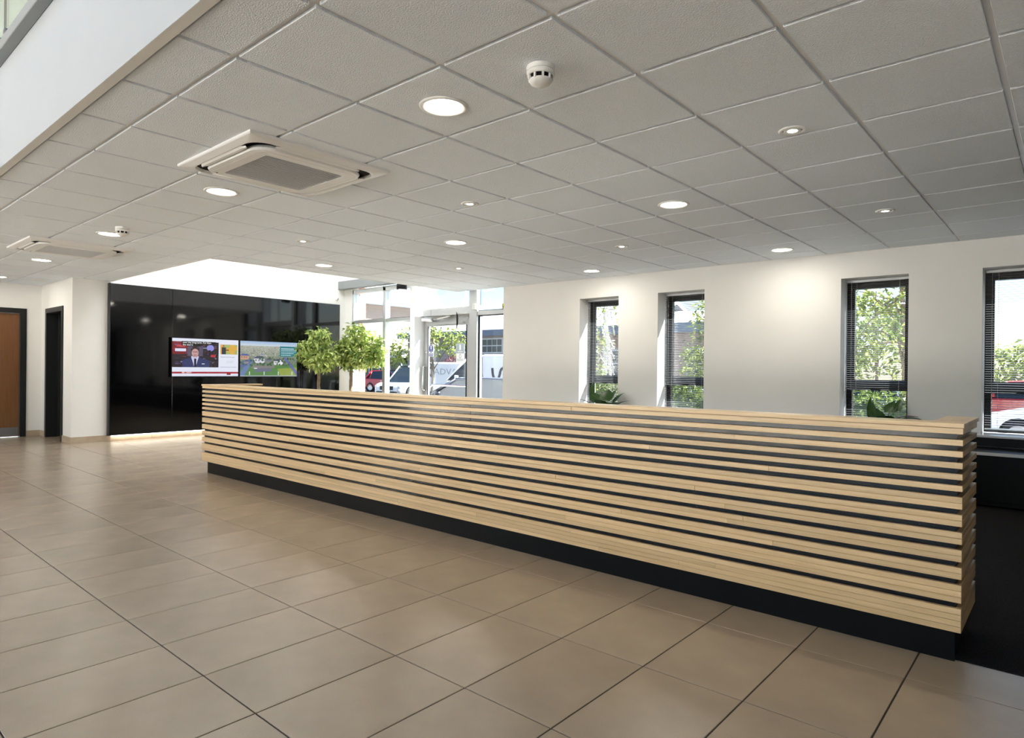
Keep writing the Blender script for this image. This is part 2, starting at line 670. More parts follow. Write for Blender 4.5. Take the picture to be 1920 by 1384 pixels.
# ------------------------------------------------------------------ CEILING
GX0, GY0, G = -2.04497, 1.86589, 0.6
CUT = (-11.17, -7.80, 3.45, 7.60)          # void over the entrance lobby


def in_ceiling(x0, x1, y0, y1):
    """clip a cell against the ceiling outline; returns list of rectangles"""
    X0, X1 = max(x0, -12.8), min(x1, 3.2)
    Y0, Y1 = max(y0, 1.03), min(y1, 7.6)
    if X1 - X0 < 0.04 or Y1 - Y0 < 0.04:
        return []
    if X1 <= -11.17 + 1e-6 or X0 < -11.17 and Y1 > 2.94:
        if X1 <= -11.17 + 1e-6:
            Y1 = min(Y1, 2.94)
            return [(X0, X1, Y0, Y1)] if Y1 - Y0 > 0.04 else []
    if X0 < -11.17:          # straddles the column face
        r = []
        if min(Y1, 2.94) - Y0 > 0.04:
            r.append((X0, X1, Y0, min(Y1, 2.94)))
        if Y1 - max(Y0, 2.94) > 0.04:
            r += in_ceiling(-11.17, X1, max(Y0, 2.94), Y1)
        return r
    if X0 < CUT[1] and Y1 > CUT[2]:
        r = []
        if CUT[2] - Y0 > 0.04:
            r.append((X0, X1, Y0, CUT[2]))
            if X1 - CUT[1] > 0.04:
                r.append((CUT[1], X1, CUT[2], Y1))
        elif X1 - CUT[1] > 0.04:
            r.append((CUT[1], X1, Y0, Y1))
        return r
    return [(X0, X1, Y0, Y1)]


ceil_mb = MB().box(-12.8, 3.2, 1.03, 2.94, CEIL + 0.03, CEIL + 0.06).box(-11.17, 3.2, 2.94, 3.45, CEIL + 0.03, CEIL + 0.06)
ceil_mb.box(-7.80, 3.2, 3.45, 7.6, CEIL + 0.03, CEIL + 0.06)
ceiling = struct('ceiling', ceil_mb, 'plaster_trim')
E_ = 0.0145                                       # tile stands clear of the cell line by this much
TD = 0.013                                        # tile face hangs this far below the grid flange


def ctile(w, h):
    """tegular ceiling tile: face low, sloped edge, rebate up to the grid"""
    e = E_
    r0 = [(e, e, 0.0), (w - e, e, 0.0), (w - e, h - e, 0.0), (e, h - e, 0.0)]
    r1 = [(e - 0.002, e - 0.002, 0.002), (w - e + 0.002, e - 0.002, 0.002), (w - e + 0.002, h - e + 0.002, 0.002), (e - 0.002, h - e + 0.002, 0.002)]
    r2 = [(p[0], p[1], 0.02) for p in r1]
    return MB().rings([r0, r1, r2], True, True)


ct_mesh = mesh_of('ceiling_tile', ctile(G, G))
ct_mesh.materials.append(MATS['ceiling_tile'])
CASS = [(-4.33 + 0.475, 2.18), (-8.83 + 0.475, 2.18)]
for i in range(-2, 11):
    for j in range(-10, 19):
        x0, y0 = GX0 - G * (j + 1), GY0 + G * i
        for (a, b, c, d) in in_ceiling(x0, x0 + G, y0, y0 + G):
            if abs(b - a - G) < 1e-5 and abs(d - c - G) < 1e-5:
                child_copy('ceiling_tile', ct_mesh, ceiling, (a, c, CEIL))
            else:
                me = mesh_of('ceiling_tile', ctile(b - a, d - c))
                me.materials.append(MATS['ceiling_tile'])
                child_copy('ceiling_tile', me, ceiling, (a, c, CEIL))
# exposed grid bars
zb = CEIL + TD
for j in range(-9, 19):                    # main runners along y
    x = GX0 - G * j
    if x > 3.15 or x < -12.75:
        continue
    y1 = 7.6
    if x < -11.17:
        y1 = 2.94
    elif x < CUT[1]:
        y1 = CUT[2]
    part('grid_bar', MB().box(x - 0.012, x + 0.012, 1.03, y1, zb, zb + 0.02), 'grid_metal', ceiling)
for i in range(-1, 11):                    # cross tees along x
    y = GY0 + G * i
    if y > 7.58 or y < 1.06:
        continue
    x0 = -12.8 if y < 2.94 else (-11.17 if y < CUT[2] else CUT[1])
    part('grid_bar', MB().box(x0, 3.2, y - 0.012, y + 0.012, zb - 0.0006, zb + 0.019), 'grid_metal', ceiling)
# edge trims
for nm, q in (('trim_1', (-11.17, 3.2, 7.578, 7.6)), ):
    struct(nm, MB().box(CUT[1], 3.2, 7.58, 7.6, CEIL + 0.004, CEIL + 0.02), 'grid_metal', 'thin white angle trim along the window wall ceiling edge')
struct('trim_2', MB().box(-11.17, CUT[1] + 0.02, 3.43, 3.452, CEIL - 0.004, CEIL + 0.06).box(CUT[1] - 0.002, CUT[1] + 0.02, 3.452, 7.6, CEIL - 0.004, CEIL + 0.06),
       'plaster_trim', 'pale edge trim around the ceiling opening above the entrance')
struct('trim_3', MB().box(-12.8, 3.2, 0.986, 1.031, CEIL - 0.0068, CEIL + 0.05), 'plaster_trim', 'pale soffit edge strip where the tiled ceiling ends')

# ------------------------------------------------------------------ WALLS
TOP = 5.8
WIN = [(-5.34, -4.697), (-4.104, -3.466), (-1.913, -1.282), (-0.673, -0.04)]
WZ0, WZ1 = 0.575, 2.18
WY0, WY1 = 7.6, 8.02
wb = MB()
xs = -6.80
for (a, b) in WIN:
    wb.box(xs, a, WY0, WY1, 0, WZ1)
    wb.box(a, b, WY0, WY1, 0, WZ0)
    xs = b
wb.box(xs, 3.4, WY0, WY1, 0, WZ1)
wb.box(-6.80, 3.4, WY0, WY1, WZ1, TOP)
wb.box(-11.5, -9.12, WY0 + 0.06, WY1, 2.9, TOP)
wb.box(-9.12, -6.80, WY0 + 0.06, WY1, 3.35, TOP)
struct('wall_back', wb, 'wall_paint', 'off white wall with four narrow windows')
# lobby end wall with the black panelling
struct('wall_left', MB().box(-11.5, -11.17, 2.94, 7.66, 0, TOP).box(-11.5, -10.88, 7.66, 7.79, 0, 2.9), 'wall_paint', 'white end wall behind the black panelling')
struct('wall_corridor', MB().box(-12.8, -12.53, 2.94, 3.08, 0, CEIL + 0.1).box(-12.53, -11.60, 2.94, 3.08, 2.06, CEIL + 0.1).box(-11.60, -11.5, 2.94, 3.08, 0, CEIL + 0.1),
       'wall_paint', 'cream return wall around the dark doorway')
struct('wall_far', MB().box(-13.0, -12.8, 2.73, 3.08, 0, TOP).box(-13.0, -12.8, 1.80, 2.73, 2.06, TOP).box(-13.0, -12.8, -6.0, 1.80, 0, TOP),
       'wall_paint', 'cream far wall with the oak door')
struct('wall_right', MB().box(3.2, 3.4, -6.0, 7.6, 0, TOP), 'wall_paint', 'plain white side wall')
struct('wall_front', MB().box(-13.0, 3.4, -6.2, -6.0, 0, 0.1).box(-13.0, 3.4, -6.2, -6.0, 2.95, TOP).box(-13.0, -12.4, -6.2, -6.0, 0.1, 2.95).box(2.8, 3.4, -6.2, -6.0, 0.1, 2.95),
       'wall_paint', 'white surround of the tall curtain wall facing the counter')
cw = empty('window_6', (-4.8, -6.1, 0.1), 'tall curtain wall of the double height space', kind='structure')
for k in range(11):
    x = -12.4 + 15.2 * k / 10
    part('mullion', MB().box(x - 0.03, x + 0.03, -6.15, -6.03, 0.1, 2.95), 'white_metal', cw)
for z in (0.1, 1.5, 2.89):
    part('transom', MB().box(-12.4, 2.8, -6.14, -6.04, z, z + 0.06), 'white_metal', cw)
part('pane', MB().box(-12.4, 2.8, -6.10, -6.092, 0.1, 2.95), 'roof_glass', cw)
# upper floor: slab, fascia towards the double height space
struct('wall_bulkhead', MB().box(-12.8, 3.2, 0.985, 1.03, CEIL - 0.0062, 3.12), 'fascia_dimmed', 'smooth white fascia of the upper floor edge')
struct('floor_upper', MB().box(-12.8, 3.2, 1.03, 3.45, 2.95, 3.12).box(-7.80, 3.2, 3.45, 7.6, 2.95, 3.12), 'plaster_trim', 'upper floor slab above the tiled ceiling')
struct('wall_lobby_void', MB().box(-11.17, -7.70, 3.35, 3.45, CEIL + 0.055, 3.12).box(-7.80, -7.70, 3.45, 7.6, CEIL + 0.055, TOP), 'wall_paint', 'white sides of the tall opening above the entrance lobby')
# roof with roof lights (over the double height space, and one added to brighten the lobby)
rf = MB()
rf.box(-13.0, 3.4, -6.2, -4.6, TOP, TOP + 0.25).box(-13.0, -11.4, -4.6, 3.45, TOP, TOP + 0.25).box(2.0, 3.4, -4.6, 3.45, TOP, TOP + 0.25)
rf.box(-11.4, 2.0, -0.5, 3.3, TOP, TOP + 0.25).box(-11.4, 2.0, -4.6, -2.2, TOP, TOP + 0.25)
rf.box(-11.4, 2.0, 3.2, 3.45, TOP, TOP + 0.25)
rf.box(-7.8, 3.4, 3.45, 8.0, TOP, TOP + 0.25).box(-11.5, -7.8, 7.2, 8.0, TOP, TOP + 0.25).box(-11.5, -10.9, 3.45, 7.2, TOP, TOP + 0.25)
rf.box(-8.0, -7.8, 3.45, 7.2, TOP, TOP + 0.25)
struct('ceiling_roof', rf, 'plaster_trim', 'white roof deck around the roof lights')
rl = empty('window_7', (-4.7, -1.5, TOP + 0.2), 'long roof light over the double height space', kind='structure')
for k in range(9):
    x = -11.4 + 13.4 * k / 8
    part('glazing_bar', MB().box(x - 0.03, x + 0.03, -2.2, -0.5, TOP + 0.14, TOP + 0.22), 'white_metal', rl)
part('pane', MB().box(-11.4, 2.0, -2.2, -0.5, TOP + 0.222, TOP + 0.23), 'roof_glass', rl)
rl = empty('window_8', (-9.45, 5.3, TOP + 0.2), 'unseen opal roof light added to brighten the entrance lobby', kind='structure')  # out of view, added to flood the lobby walls with soft light
for k in range(4):
    x = -10.9 + 2.9 * k / 3
    part('glazing_bar', MB().box(x - 0.03, x + 0.03, 3.45, 7.2, TOP + 0.14, TOP + 0.22), 'white_metal', rl)
part('opal_fill_sheet', MB().quad((-10.9, 3.45, TOP + 0.222), (-8.0, 3.45, TOP + 0.222), (-8.0, 7.2, TOP + 0.222), (-10.9, 7.2, TOP + 0.222)), 'opal_fill_sheet', rl)

# ------------------------------------------------------------------ skirting of floor tile
def skirting(name, label, p0, p1, nx, ny, h=0.095, th=0.012, step=0.5955, start=0.0):
    """row of tile pieces along p0-p1, proud of the wall in direction (nx, ny)"""
    e = empty(name, (p0[0], p0[1], 0), label, kind='structure')
    L = math.hypot(p1[0] - p0[0], p1[1] - p0[1])
    dx, dy = (p1[0] - p0[0]) / L, (p1[1] - p0[1]) / L
    t = -start
    while t < L - 0.01:
        a, b = max(t, 0) + 0.0015, min(t + step, L) - 0.0015
        if b - a > 0.02:
            xa, ya, xb, yb = p0[0] + dx * a, p0[1] + dy * a, p0[0] + dx * b, p0[1] + dy * b
            xs_ = sorted((xa, xb, xa + nx * th, xb + nx * th))
            ys_ = sorted((ya, yb, ya + ny * th, yb + ny * th))
            part('skirting_tile', MB().cbox(xs_[0], xs_[3], ys_[0], ys_[3], 0.0, h, 0.0012), 'skirting_tile', e)
        t += step
    return e


skirting('baseboard_left', 'beige tile skirting below the black panelling', (-11.17, 2.93), (-11.17, 7.6), 1, 0, start=0.08)
skirting('baseboard_corridor', 'beige tile skirting on the column side of the dark doorway', (-11.60, 2.94), (-11.158, 2.94), 0, -1, step=0.44)
skirting('baseboard_corner', 'short beige tile skirting in the corner left of the dark doorway', (-12.788, 2.94), (-12.53, 2.94), 0, -1)
skirting('baseboard_far', 'beige tile skirting beside the oak door', (-12.8, 2.74), (-12.8, 2.928), 1, 0)

# ------------------------------------------------------------------ oak door (door_1)
d1 = empty('door_1', (-12.8, 2.26, 0), 'oak veneer door in a dark grey frame', kind='structure')
f = MB().box(-12.83, -12.775, 2.655, 2.735, 0, 2.065).box(-12.83, -12.775, 1.79, 1.87, 0, 2.065).box(-12.83, -12.775, 1.87, 2.655, 1.985, 2.065)
f.box(-12.9, -12.83, 2.655, 2.73, 0, 2.06).box(-12.9, -12.83, 1.80, 1.87, 0, 2.06).box(-12.9, -12.83, 1.87, 2.655, 1.985, 2.06)
part('door_frame', f, 'door_frame_dark', d1)
leaf = part('door_leaf', MB().cbox(-12.872, -12.83, 1.873, 2.652, 0.008, 1.982, 0.002), 'door_oak', d1)
part('kick_plate', MB().box(-12.8295, -12.8275, 1.89, 2.64, 0.02, 0.155), 'kick_plate', leaf)
part('push_plate', MB().box(-12.8295, -12.8275, 2.30, 2.405, 1.09, 1.42), 'steel', leaf)
part('door_handle', MB().tube([(-12.829, 2.36, 1.0), (-12.78, 2.36, 1.0), (-12.78, 2.25, 1.0)], 0.009), 'steel', leaf)

# ------------------------------------------------------------------ dark doorway (door_2), leaf ajar
d2 = empty('door_2', (-12.06, 2.94, 0), 'dark doorway with the door ajar', kind='structure')
f = MB().box(-12.535, -12.46, 2.925, 3.09, 0, 2.065).box(-11.665, -11.595, 2.925, 3.09, 0, 2.065).box(-12.46, -11.665, 2.925, 3.09, 1.99, 2.065)
part('door_frame', f, 'door_frame_dark', d2)
ang = math.radians(80)
lf = MB().box(-0.0, 0.78, -0.045, 0.0, 0.008, 1.985)
ca, sa = math.cos(ang), math.sin(ang)
xform(lf, lambda x, y, z: (-12.455 + ca * x - sa * y, 3.085 + sa * x + ca * y, z))
leaf = part('door_leaf', lf, 'door_frame_dark', d2)
h = MB().tube([(0.70, -0.046, 1.0), (0.70, -0.095, 1.0), (0.58, -0.095, 1.0)], 0.009)
xform(h, lambda x, y, z: (-12.455 + ca * x - sa * y, 3.085 + sa * x + ca * y, z))
part('door_handle', h, 'steel', leaf)
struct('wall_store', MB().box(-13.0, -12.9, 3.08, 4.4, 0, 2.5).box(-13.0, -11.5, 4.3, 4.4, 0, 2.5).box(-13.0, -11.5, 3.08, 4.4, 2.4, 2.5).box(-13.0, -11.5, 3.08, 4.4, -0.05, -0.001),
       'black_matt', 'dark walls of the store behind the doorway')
sh = empty('store_shelving', (-11.75, 4.1, 0), 'grey shelf rack half seen through the dark doorway', 'shelving')
for z in (0.45, 0.85, 1.1):
    part('shelf', MB().box(-12.25, -11.55, 3.9, 4.27, z, z + 0.025), 'store_shelf', sh)
for x in (-12.24, -11.57):
    part('upright', MB().box(x, x + 0.025, 3.9, 3.93, 0, 1.5), 'store_shelf', sh)
thing('storage_box', MB().cbox(-12.1, -11.7, 3.94, 4.22, 0.4755, 0.80, 0.01), 'store_shelf', 'pale carton on the shelf inside the dark doorway', 'box')
thing('red_canister', MB().lathe([(0.07, 0), (0.075, 0.02), (0.075, 0.26), (0.05, 0.3), (0.02, 0.33)], -11.75, 3.75, 0.0, 20, cap0=True, cap1=True), 'store_red',
      'small red canister on the store floor behind the dark doorway', 'canister')

# ------------------------------------------------------------------ black gloss panelling and screens
pn = empty('wall_panelling', (-11.17, 5.46, 0.085), 'high gloss black panels on the lobby end wall', 'panelling')
for (a, b) in ((3.42, 4.318), (4.322, 6.658), (6.662, 7.50)):
    part('gloss_panel', MB().cbox(-11.14, -11.10, a, b, 0.09, 2.42, 0.0015), 'black_gloss', pn)
part('backing_frame', MB().box(-11.17, -11.14, 3.425, 7.495, 0.092, 2.418), 'panel_edge', pn)
part('edge_strip', MB().box(-11.169, -11.0985, 3.40, 3.4195, 0.088, 2.423), 'panel_edge', pn)
part('light_strip', MB().box(-11.15, -11.115, 3.46, 7.40, 0.080, 0.0905), 'strip_light', pn)


def paint_news(W, H):
    im = np.zeros((H, W, 3))
    yy, xx = np.mgrid[0:H, 0:W]
    u, v = (xx + 0.5) / W, (yy + 0.5) / H

    def R(x0, y0, x1, y1, c):
        im[(u >= x0) & (u < x1) & (v >= y0) & (v < y1)] = c

    def El(cx, cy, rx, ry, c):
        im[((u - cx) / rx) ** 2 + ((v - cy) / ry) ** 2 < 1] = c
    im[:] = (222, 226, 240)
    R(0.0, 0.08, 0.69, 0.76, (38, 26, 34))
    R(0.0, 0.08, 0.22, 0.42, (120, 30, 38))
    for k in range(70):
        x, y = rng.uniform(0, 0.66), rng.uniform(0.12, 0.7)
        w, h2 = rng.uniform(0.01, 0.07), rng.uniform(0.008, 0.03)
        c = [(90, 95, 150), (60, 50, 70), (150, 60, 70), (30, 22, 28), (130, 135, 170), (70, 75, 110)][rng.integers(6)]
        R(x, y, min(x + w, 0.69), y + h2, c)
    R(0.06, 0.17, 0.19, 0.22, (190, 60, 66))
    R(0.04, 0.27, 0.2, 0.345, (215, 220, 240))
    El(0.56, 0.24, 0.055, 0.085, (140, 140, 215))
    R(0.53, 0.30, 0.57, 0.46, (22, 18, 28))
    R(0.57, 0.42, 0.64, 0.48, (180, 40, 55))
    R(0.22, 0.2, 0.45, 0.46, (84, 74, 96))
    # presenter: suit, shirt, tie, head
    im[(v > 0.49 + 0.9 * np.abs(u - 0.335) ** 1.5) & (v < 0.76) & (np.abs(u - 0.345) < 0.20)] = (44, 52, 100)
    im[(np.abs(u - 0.33) < 0.055 * np.clip((0.80 - v) / 0.3, 0, 1)) & (v > 0.46) & (v < 0.76)] = (196, 196, 226)
    R(0.317, 0.53, 0.347, 0.76, (16, 16, 26))
    R(0.43, 0.655, 0.475, 0.68, (230, 230, 240))
    R(0.30, 0.40, 0.365, 0.49, (166, 126, 124))
    El(0.332, 0.292, 0.060, 0.092, (48, 34, 34))
    El(0.332, 0.375, 0.051, 0.105, (190, 150, 146))
    R(0.295, 0.345, 0.37, 0.357, (110, 78, 78))
    R(0.312, 0.43, 0.352, 0.44, (140, 84, 86))
    # caption strips
    R(0.135, 0.075, 0.645, 0.135, (8, 8, 10))
    R(0.135, 0.135, 0.40, 0.195, (8, 8, 10))
    # weather picture
    R(0.715, 0.13, 0.985, 0.395, (214, 168, 70))
    im[(u > 0.715) & (u < 0.985) & (v > 0.13) & (v < 0.395) & (np.sin(u * 40) + np.cos(v * 30 + u * 9) > 0.75)] = (160, 176, 100)
    El(0.765, 0.165, 0.017, 0.03, (150, 110, 95))
    R(0.735, 0.20, 0.80, 0.395, (48, 50, 58))
    R(0.79, 0.27, 0.85, 0.30, (70, 52, 48))
    for k, (y, x1) in enumerate(((0.585, 0.93), (0.62, 0.9), (0.745, 0.97))):
        for x in np.arange(0.72 if k == 2 else 0.81, x1, 0.02):
            R(x, y, x + 0.015, y + 0.012, (170, 174, 190))
    R(0, 0.88, 1, 0.922, (160, 32, 44))
    R(0.82, 0.922, 0.88, 0.965, (120, 26, 34))
    R(0.0, 0.985, 1, 1, (200, 206, 222))
    return im


def paint_estate(W, H):
    yy, xx = np.mgrid[0:H, 0:W]
    u, v = (xx + 0.5) / W, (yy + 0.5) / H
    im = np.zeros((H, W, 3))
    n = rng.random((H, W, 1))
    sky = np.array((150, 178, 214)) + (np.array((206, 214, 222)) - np.array((150, 178, 214))) * np.clip(v / 0.14, 0, 1)[..., None]
    land = np.array((168, 170, 158)) + (np.array((96, 112, 92)) - np.array((168, 170, 158))) * np.clip((v - 0.14) / 0.6, 0, 1)[..., None]
    im = np.where((v < 0.13)[..., None], sky, land + (n - 0.5) * 60)

    def R(x0, y0, x1, y1, c):
        im[(u >= x0) & (u < x1) & (v >= y0) & (v < y1)] = c

    def P(pts, c):
        inside = np.ones_like(u, bool)
        m = len(pts)
        s = sum(pts[i][0] * pts[(i + 1) % m][1] - pts[(i + 1) % m][0] * pts[i][1] for i in range(m))
        for i in range(m):
            (x0, y0), (x1, y1) = pts[i], pts[(i + 1) % m]
            c_ = (x1 - x0) * (v - y0) - (y1 - y0) * (u - x0)
            inside &= (c_ * np.sign(s) >= 0)
        im[inside] = c
    for k in range(240):
        x, y = rng.uniform(0, 0.98), rng.uniform(0.16, 0.42)
        c = [(190, 188, 186), (120, 124, 130), (150, 140, 130), (96, 112, 96), (205, 200, 190)][rng.integers(5)]
        R(x, y, x + 0.006 + 0.03 * y, y + 0.004 + 0.03 * y, c)
    P([(0, 0.72), (1, 0.66), (1, 1), (0, 1)], (86, 128, 72))
    P([(0.64, 0.78), (1, 0.74), (1, 1), (0.70, 1)], (142, 158, 74))
    P([(0.15, 0.56), (0.22, 0.56), (0.06, 1.0), (-0.06, 1.0)], (104, 124, 168))
    P([(0.74, 0.44), (0.79, 0.44), (1.06, 0.98), (1.0, 1.0)], (96, 106, 160))
    P([(0.02, 0.58), (0.18, 0.50), (0.22, 0.56), (0.0, 0.80)], (88, 102, 150))
    P([(0.20, 0.70), (0.58, 0.68), (0.60, 0.76), (0.20, 0.78)], (126, 122, 120))
    P([(0.26, 0.78), (0.52, 0.76), (0.55, 0.86), (0.24, 0.88)], (104, 106, 128))
    # houses
    for (x, y, w, h2, wall, roof) in ((0.0, 0.36, 0.14, 0.16, (196, 150, 120), (70, 92, 150)), (0.23, 0.42, 0.18, 0.20, (206, 206, 214), (74, 78, 104)),
                                      (0.34, 0.36, 0.06, 0.05, (190, 190, 195), (80, 100, 160)), (0.58, 0.50, 0.16, 0.17, (214, 212, 214), (66, 70, 100)),
                                      (0.44, 0.48, 0.10, 0.10, (120, 124, 136), (70, 74, 84)), (0.06, 0.56, 0.08, 0.08, (150, 140, 140), (82, 90, 120))):
        R(x, y + h2 * 0.3, x + w, y + h2, wall)
        P([(x - 0.01, y + h2 * 0.34), (x + w * 0.3, y), (x + w * 0.85, y), (x + w + 0.01, y + h2 * 0.34)], roof)
        for a in range(3):
            R(x + w * (0.15 + 0.28 * a), y + h2 * 0.5, x + w * (0.27 + 0.28 * a), y + h2 * 0.68, (70, 76, 100))
    P([(0.66, 0.56), (0.70, 0.52), (0.74, 0.57), (0.74, 0.67), (0.66, 0.67)], (226, 226, 230))
    R(0.235, 0.76, 0.285, 0.79, (220, 222, 232))
    for x in (0.15, 0.40, 0.65, 0.9):
        R(x, 0.86, x + 0.018, 0.96, (206, 214, 218))
    # trees
    for k in range(60):
        x, y = rng.uniform(0, 1), rng.uniform(0.45, 0.7)
        r = 0.008 + 0.012 * rng.random()
        im[((u - x) / r) ** 2 + ((v - y) / (r * 1.7)) ** 2 < 1] = (60, 90, 62)
    R(0.68, 0.12, 1.0, 0.43, (46, 122, 132))
    for k, (y, x1) in enumerate(((0.175, 0.93), (0.235, 0.96), (0.275, 0.95), (0.315, 0.92), (0.375, 0.88))):
        for x in np.arange(0.71, x1, 0.026):
            R(x, y, x + 0.02, y + (0.028 if k == 0 else 0.016), (206, 226, 232))
    R(0, 0.985, 1, 1, (190, 196, 206))
    return im


def tv(y0, y1, z0, z1, label, painter, texts):
    xb, xf = -11.10, -11.045
    t = empty('television', (xb + 0.02, (y0 + y1) / 2, z0), label, 'television', 'televisions on the black panelling')
    bz = 0.014
    part('case', MB().cbox(xb + 0.002, xf - 0.004, y0 + 0.004, y1 - 0.004, z0 + 0.004, z1 - 0.004, 0.006), 'tv_black', t)
    part('bezel', MB().box(xf - 0.006, xf, y0, y1, z0, z0 + bz).box(xf - 0.006, xf, y0, y1, z1 - bz, z1).box(xf - 0.006, xf, y0, y0 + bz, z0 + bz, z1 - bz).box(
        xf - 0.006, xf, y1 - bz, y1, z0 + bz, z1 - bz), 'tv_black', t)
    W, H = 192, 108
    im = painter(W, H)
    ys = np.linspace(y0 + bz, y1 - bz, W + 1)
    zs = np.linspace(z1 - bz, z0 + bz, H + 1)
    xsc = xf - 0.003
    g = ORG[t.name]
    verts = [(xsc - g[0], y - g[1], z - g[2]) for z in zs for y in ys]
    faces = [(r * (W + 1) + c, (r + 1) * (W + 1) + c, (r + 1) * (W + 1) + c + 1, r * (W + 1) + c + 1) for r in range(H) for c in range(W)]
    me = bpy.data.meshes.new('screen')
    me.from_pydata(verts, [], faces)
    ca_ = me.color_attributes.new('picture', 'FLOAT_COLOR', 'CORNER')
    c = np.clip(im, 0, 255) / 255.0
    lin = np.where(c <= 0.04045, c / 12.92, ((c + 0.055) / 1.055) ** 2.4)
    col4 = np.ones((H * W, 4, 4), np.float32)
    col4[:, :, :3] = lin.reshape(-1, 1, 3)
    ca_.data.foreach_set('color', col4.ravel())
    me.materials.append(MATS['screen_picture'])
    s = bpy.data.objects.new('screen', me)
    COL.objects.link(s)
    s.parent = t
    for (body, u, v, size, mat) in texts:
        mbt = text_mb(body, size)
        yo = y0 + bz + u * (y1 - y0 - 2 * bz)
        zo = z1 - bz - v * (z1 - z0 - 2 * bz)
        xform(mbt, lambda x, y, z: (xsc + 0.0012, yo + x, zo + y))
        part('caption', mbt, mat, s)
    return t


tv(4.283, 5.412, 0.982, 1.636, 'left of the two wall televisions, showing a news presenter', paint_news,
   [('over the long term. For Kyiv', 0.15, 0.125, 0.040, 'screen_text_white'), ('the deal is', 0.15, 0.185, 0.040, 'screen_text_white'),
    ('Hottest day of the year?', 0.715, 0.485, 0.026, 'screen_text_dark'), ('BBC NEWS', 0.14, 0.916, 0.032, 'screen_text_white')])
tv(5.418, 6.545, 0.980, 1.634, 'right of the two wall televisions, showing an aerial view of houses', paint_estate, [])

# ------------------------------------------------------------------ WINDOWS with blinds
slat_len = None


def window(n, x0, x1, frame_shift=0.0):
    e = empty('window_%d' % n, ((x0 + x1) / 2, 7.87, WZ0), 'narrow dark framed window with a bottom light', kind='structure')
    y0, y1 = 7.865, 7.93
    fw = 0.055
    fr = MB().box(x0, x0 + fw, y0, y1, 0.60, WZ1).box(x1 - fw, x1, y0, y1, 0.60, WZ1).box(x0 + fw, x1 - fw, y0, y1, 2.105, WZ1)
    fr.box(x0 + fw, x1 - fw, y0, y1, 0.60, 0.635).box(x0 + fw, x1 - fw, y0 - 0.004, y1, 0.975, 1.07)
    part('window_frame', fr, 'window_frame_dark', e)
    part('sash', MB().box(x0 + fw, x0 + fw + 0.02, y0 + 0.008, y1 - 0.01, 1.07, 2.105).box(x1 - fw - 0.02, x1 - fw, y0 + 0.008, y1 - 0.01, 1.07, 2.105).box(
        x0 + fw + 0.02, x1 - fw - 0.02, y0 + 0.008, y1 - 0.01, 1.07, 1.09).box(x0 + fw + 0.02, x1 - fw - 0.02, y0 + 0.008, y1 - 0.01, 2.085, 2.105), 'window_frame_dark', e)
    part('pane', MB().box(x0 + fw + 0.02, x1 - fw - 0.02, 7.895, 7.901, 1.09, 2.085), 'pane_glass', e)
    part('pane', MB().box(x0 + fw, x1 - fw, 7.895, 7.901, 0.635, 0.975), 'pane_glass', e)
    part('handle', MB().box((x0 + x1) / 2 - 0.02, (x0 + x1) / 2 + 0.07, y0 - 0.03, y0 - 0.012, 1.045, 1.058).box((x0 + x1) / 2 - 0.015, (x0 + x1) / 2 + 0.015, y0 - 0.014, y0 - 0.004, 1.03, 1.065),
         'window_frame_dark', e)
    return e


def blind(label, x0, x1, z_low, tilt):
    y = 7.80
    e = empty('venetian_blind', ((x0 + x1) / 2, y, z_low), label, 'blind', 'venetian blinds in the narrow windows')
    a, b = x0 + 0.012, x1 - 0.012
    part('head_rail', MB().box(a, b, y - 0.014, y + 0.014, 2.15, 2.175), 'blind_rail', e)
    w = 0.0085
    ct, st = math.cos(tilt), math.sin(tilt)
    prof = [(-w, 0.0), (0.0, 0.0022), (w, 0.0)]
    ring = [(p * ct - q * st, p * st + q * ct) for p, q in prof]
    L2 = (b - a) / 2
    vs = [(-L2, p, q) for p, q in ring] + [(L2, p, q) for p, q in ring]
    m = MB().add(vs, [(0, 1, 4, 3), (1, 2, 5, 4)], True)
    vs2 = [(x, p, q - 0.0005) for x, p, q in vs]
    m.add(vs2, [(3, 4, 1, 0), (4, 5, 2, 1)], True)
    sm_ = mesh_of('slat', m)
    sm_.materials.append(MATS['blind_slat'])
    z = 2.135
    while z > z_low + 0.03:
        child_copy('slat', sm_, e, ((a + b) / 2, y, z))
        z -= 0.0225
    part('bottom_rail', MB().box(a, b, y - 0.012, y + 0.012, z_low, z_low + 0.012), 'blind_rail', e)
    for xx in (a + 0.10, b - 0.10):
        part('ladder_cord', MB().box(xx - 0.0012, xx + 0.0012, y - 0.0142, y - 0.0128, z_low, 2.15), 'cord', e)
    part('tilt_wand', MB().tube([(a + 0.05, y - 0.022, 2.15), (a + 0.052, y - 0.023, 0.98)], 0.0022, 6), 'cord', e)
    return e


WL = ['first narrow window from the entrance', 'second narrow window from the entrance', 'third narrow window from the entrance',
      'rightmost narrow window, cut by the frame']
for n, (a, b) in enumerate(WIN):
    w_ = window(n + 1, a, b)
    w_['label'] = WL[n] + ', dark frame with a lower light'
    blind('grey venetian blind in the ' + WL[n], a, b, 0.625, (0.38, 0.38, 0.10, 0.12)[n])

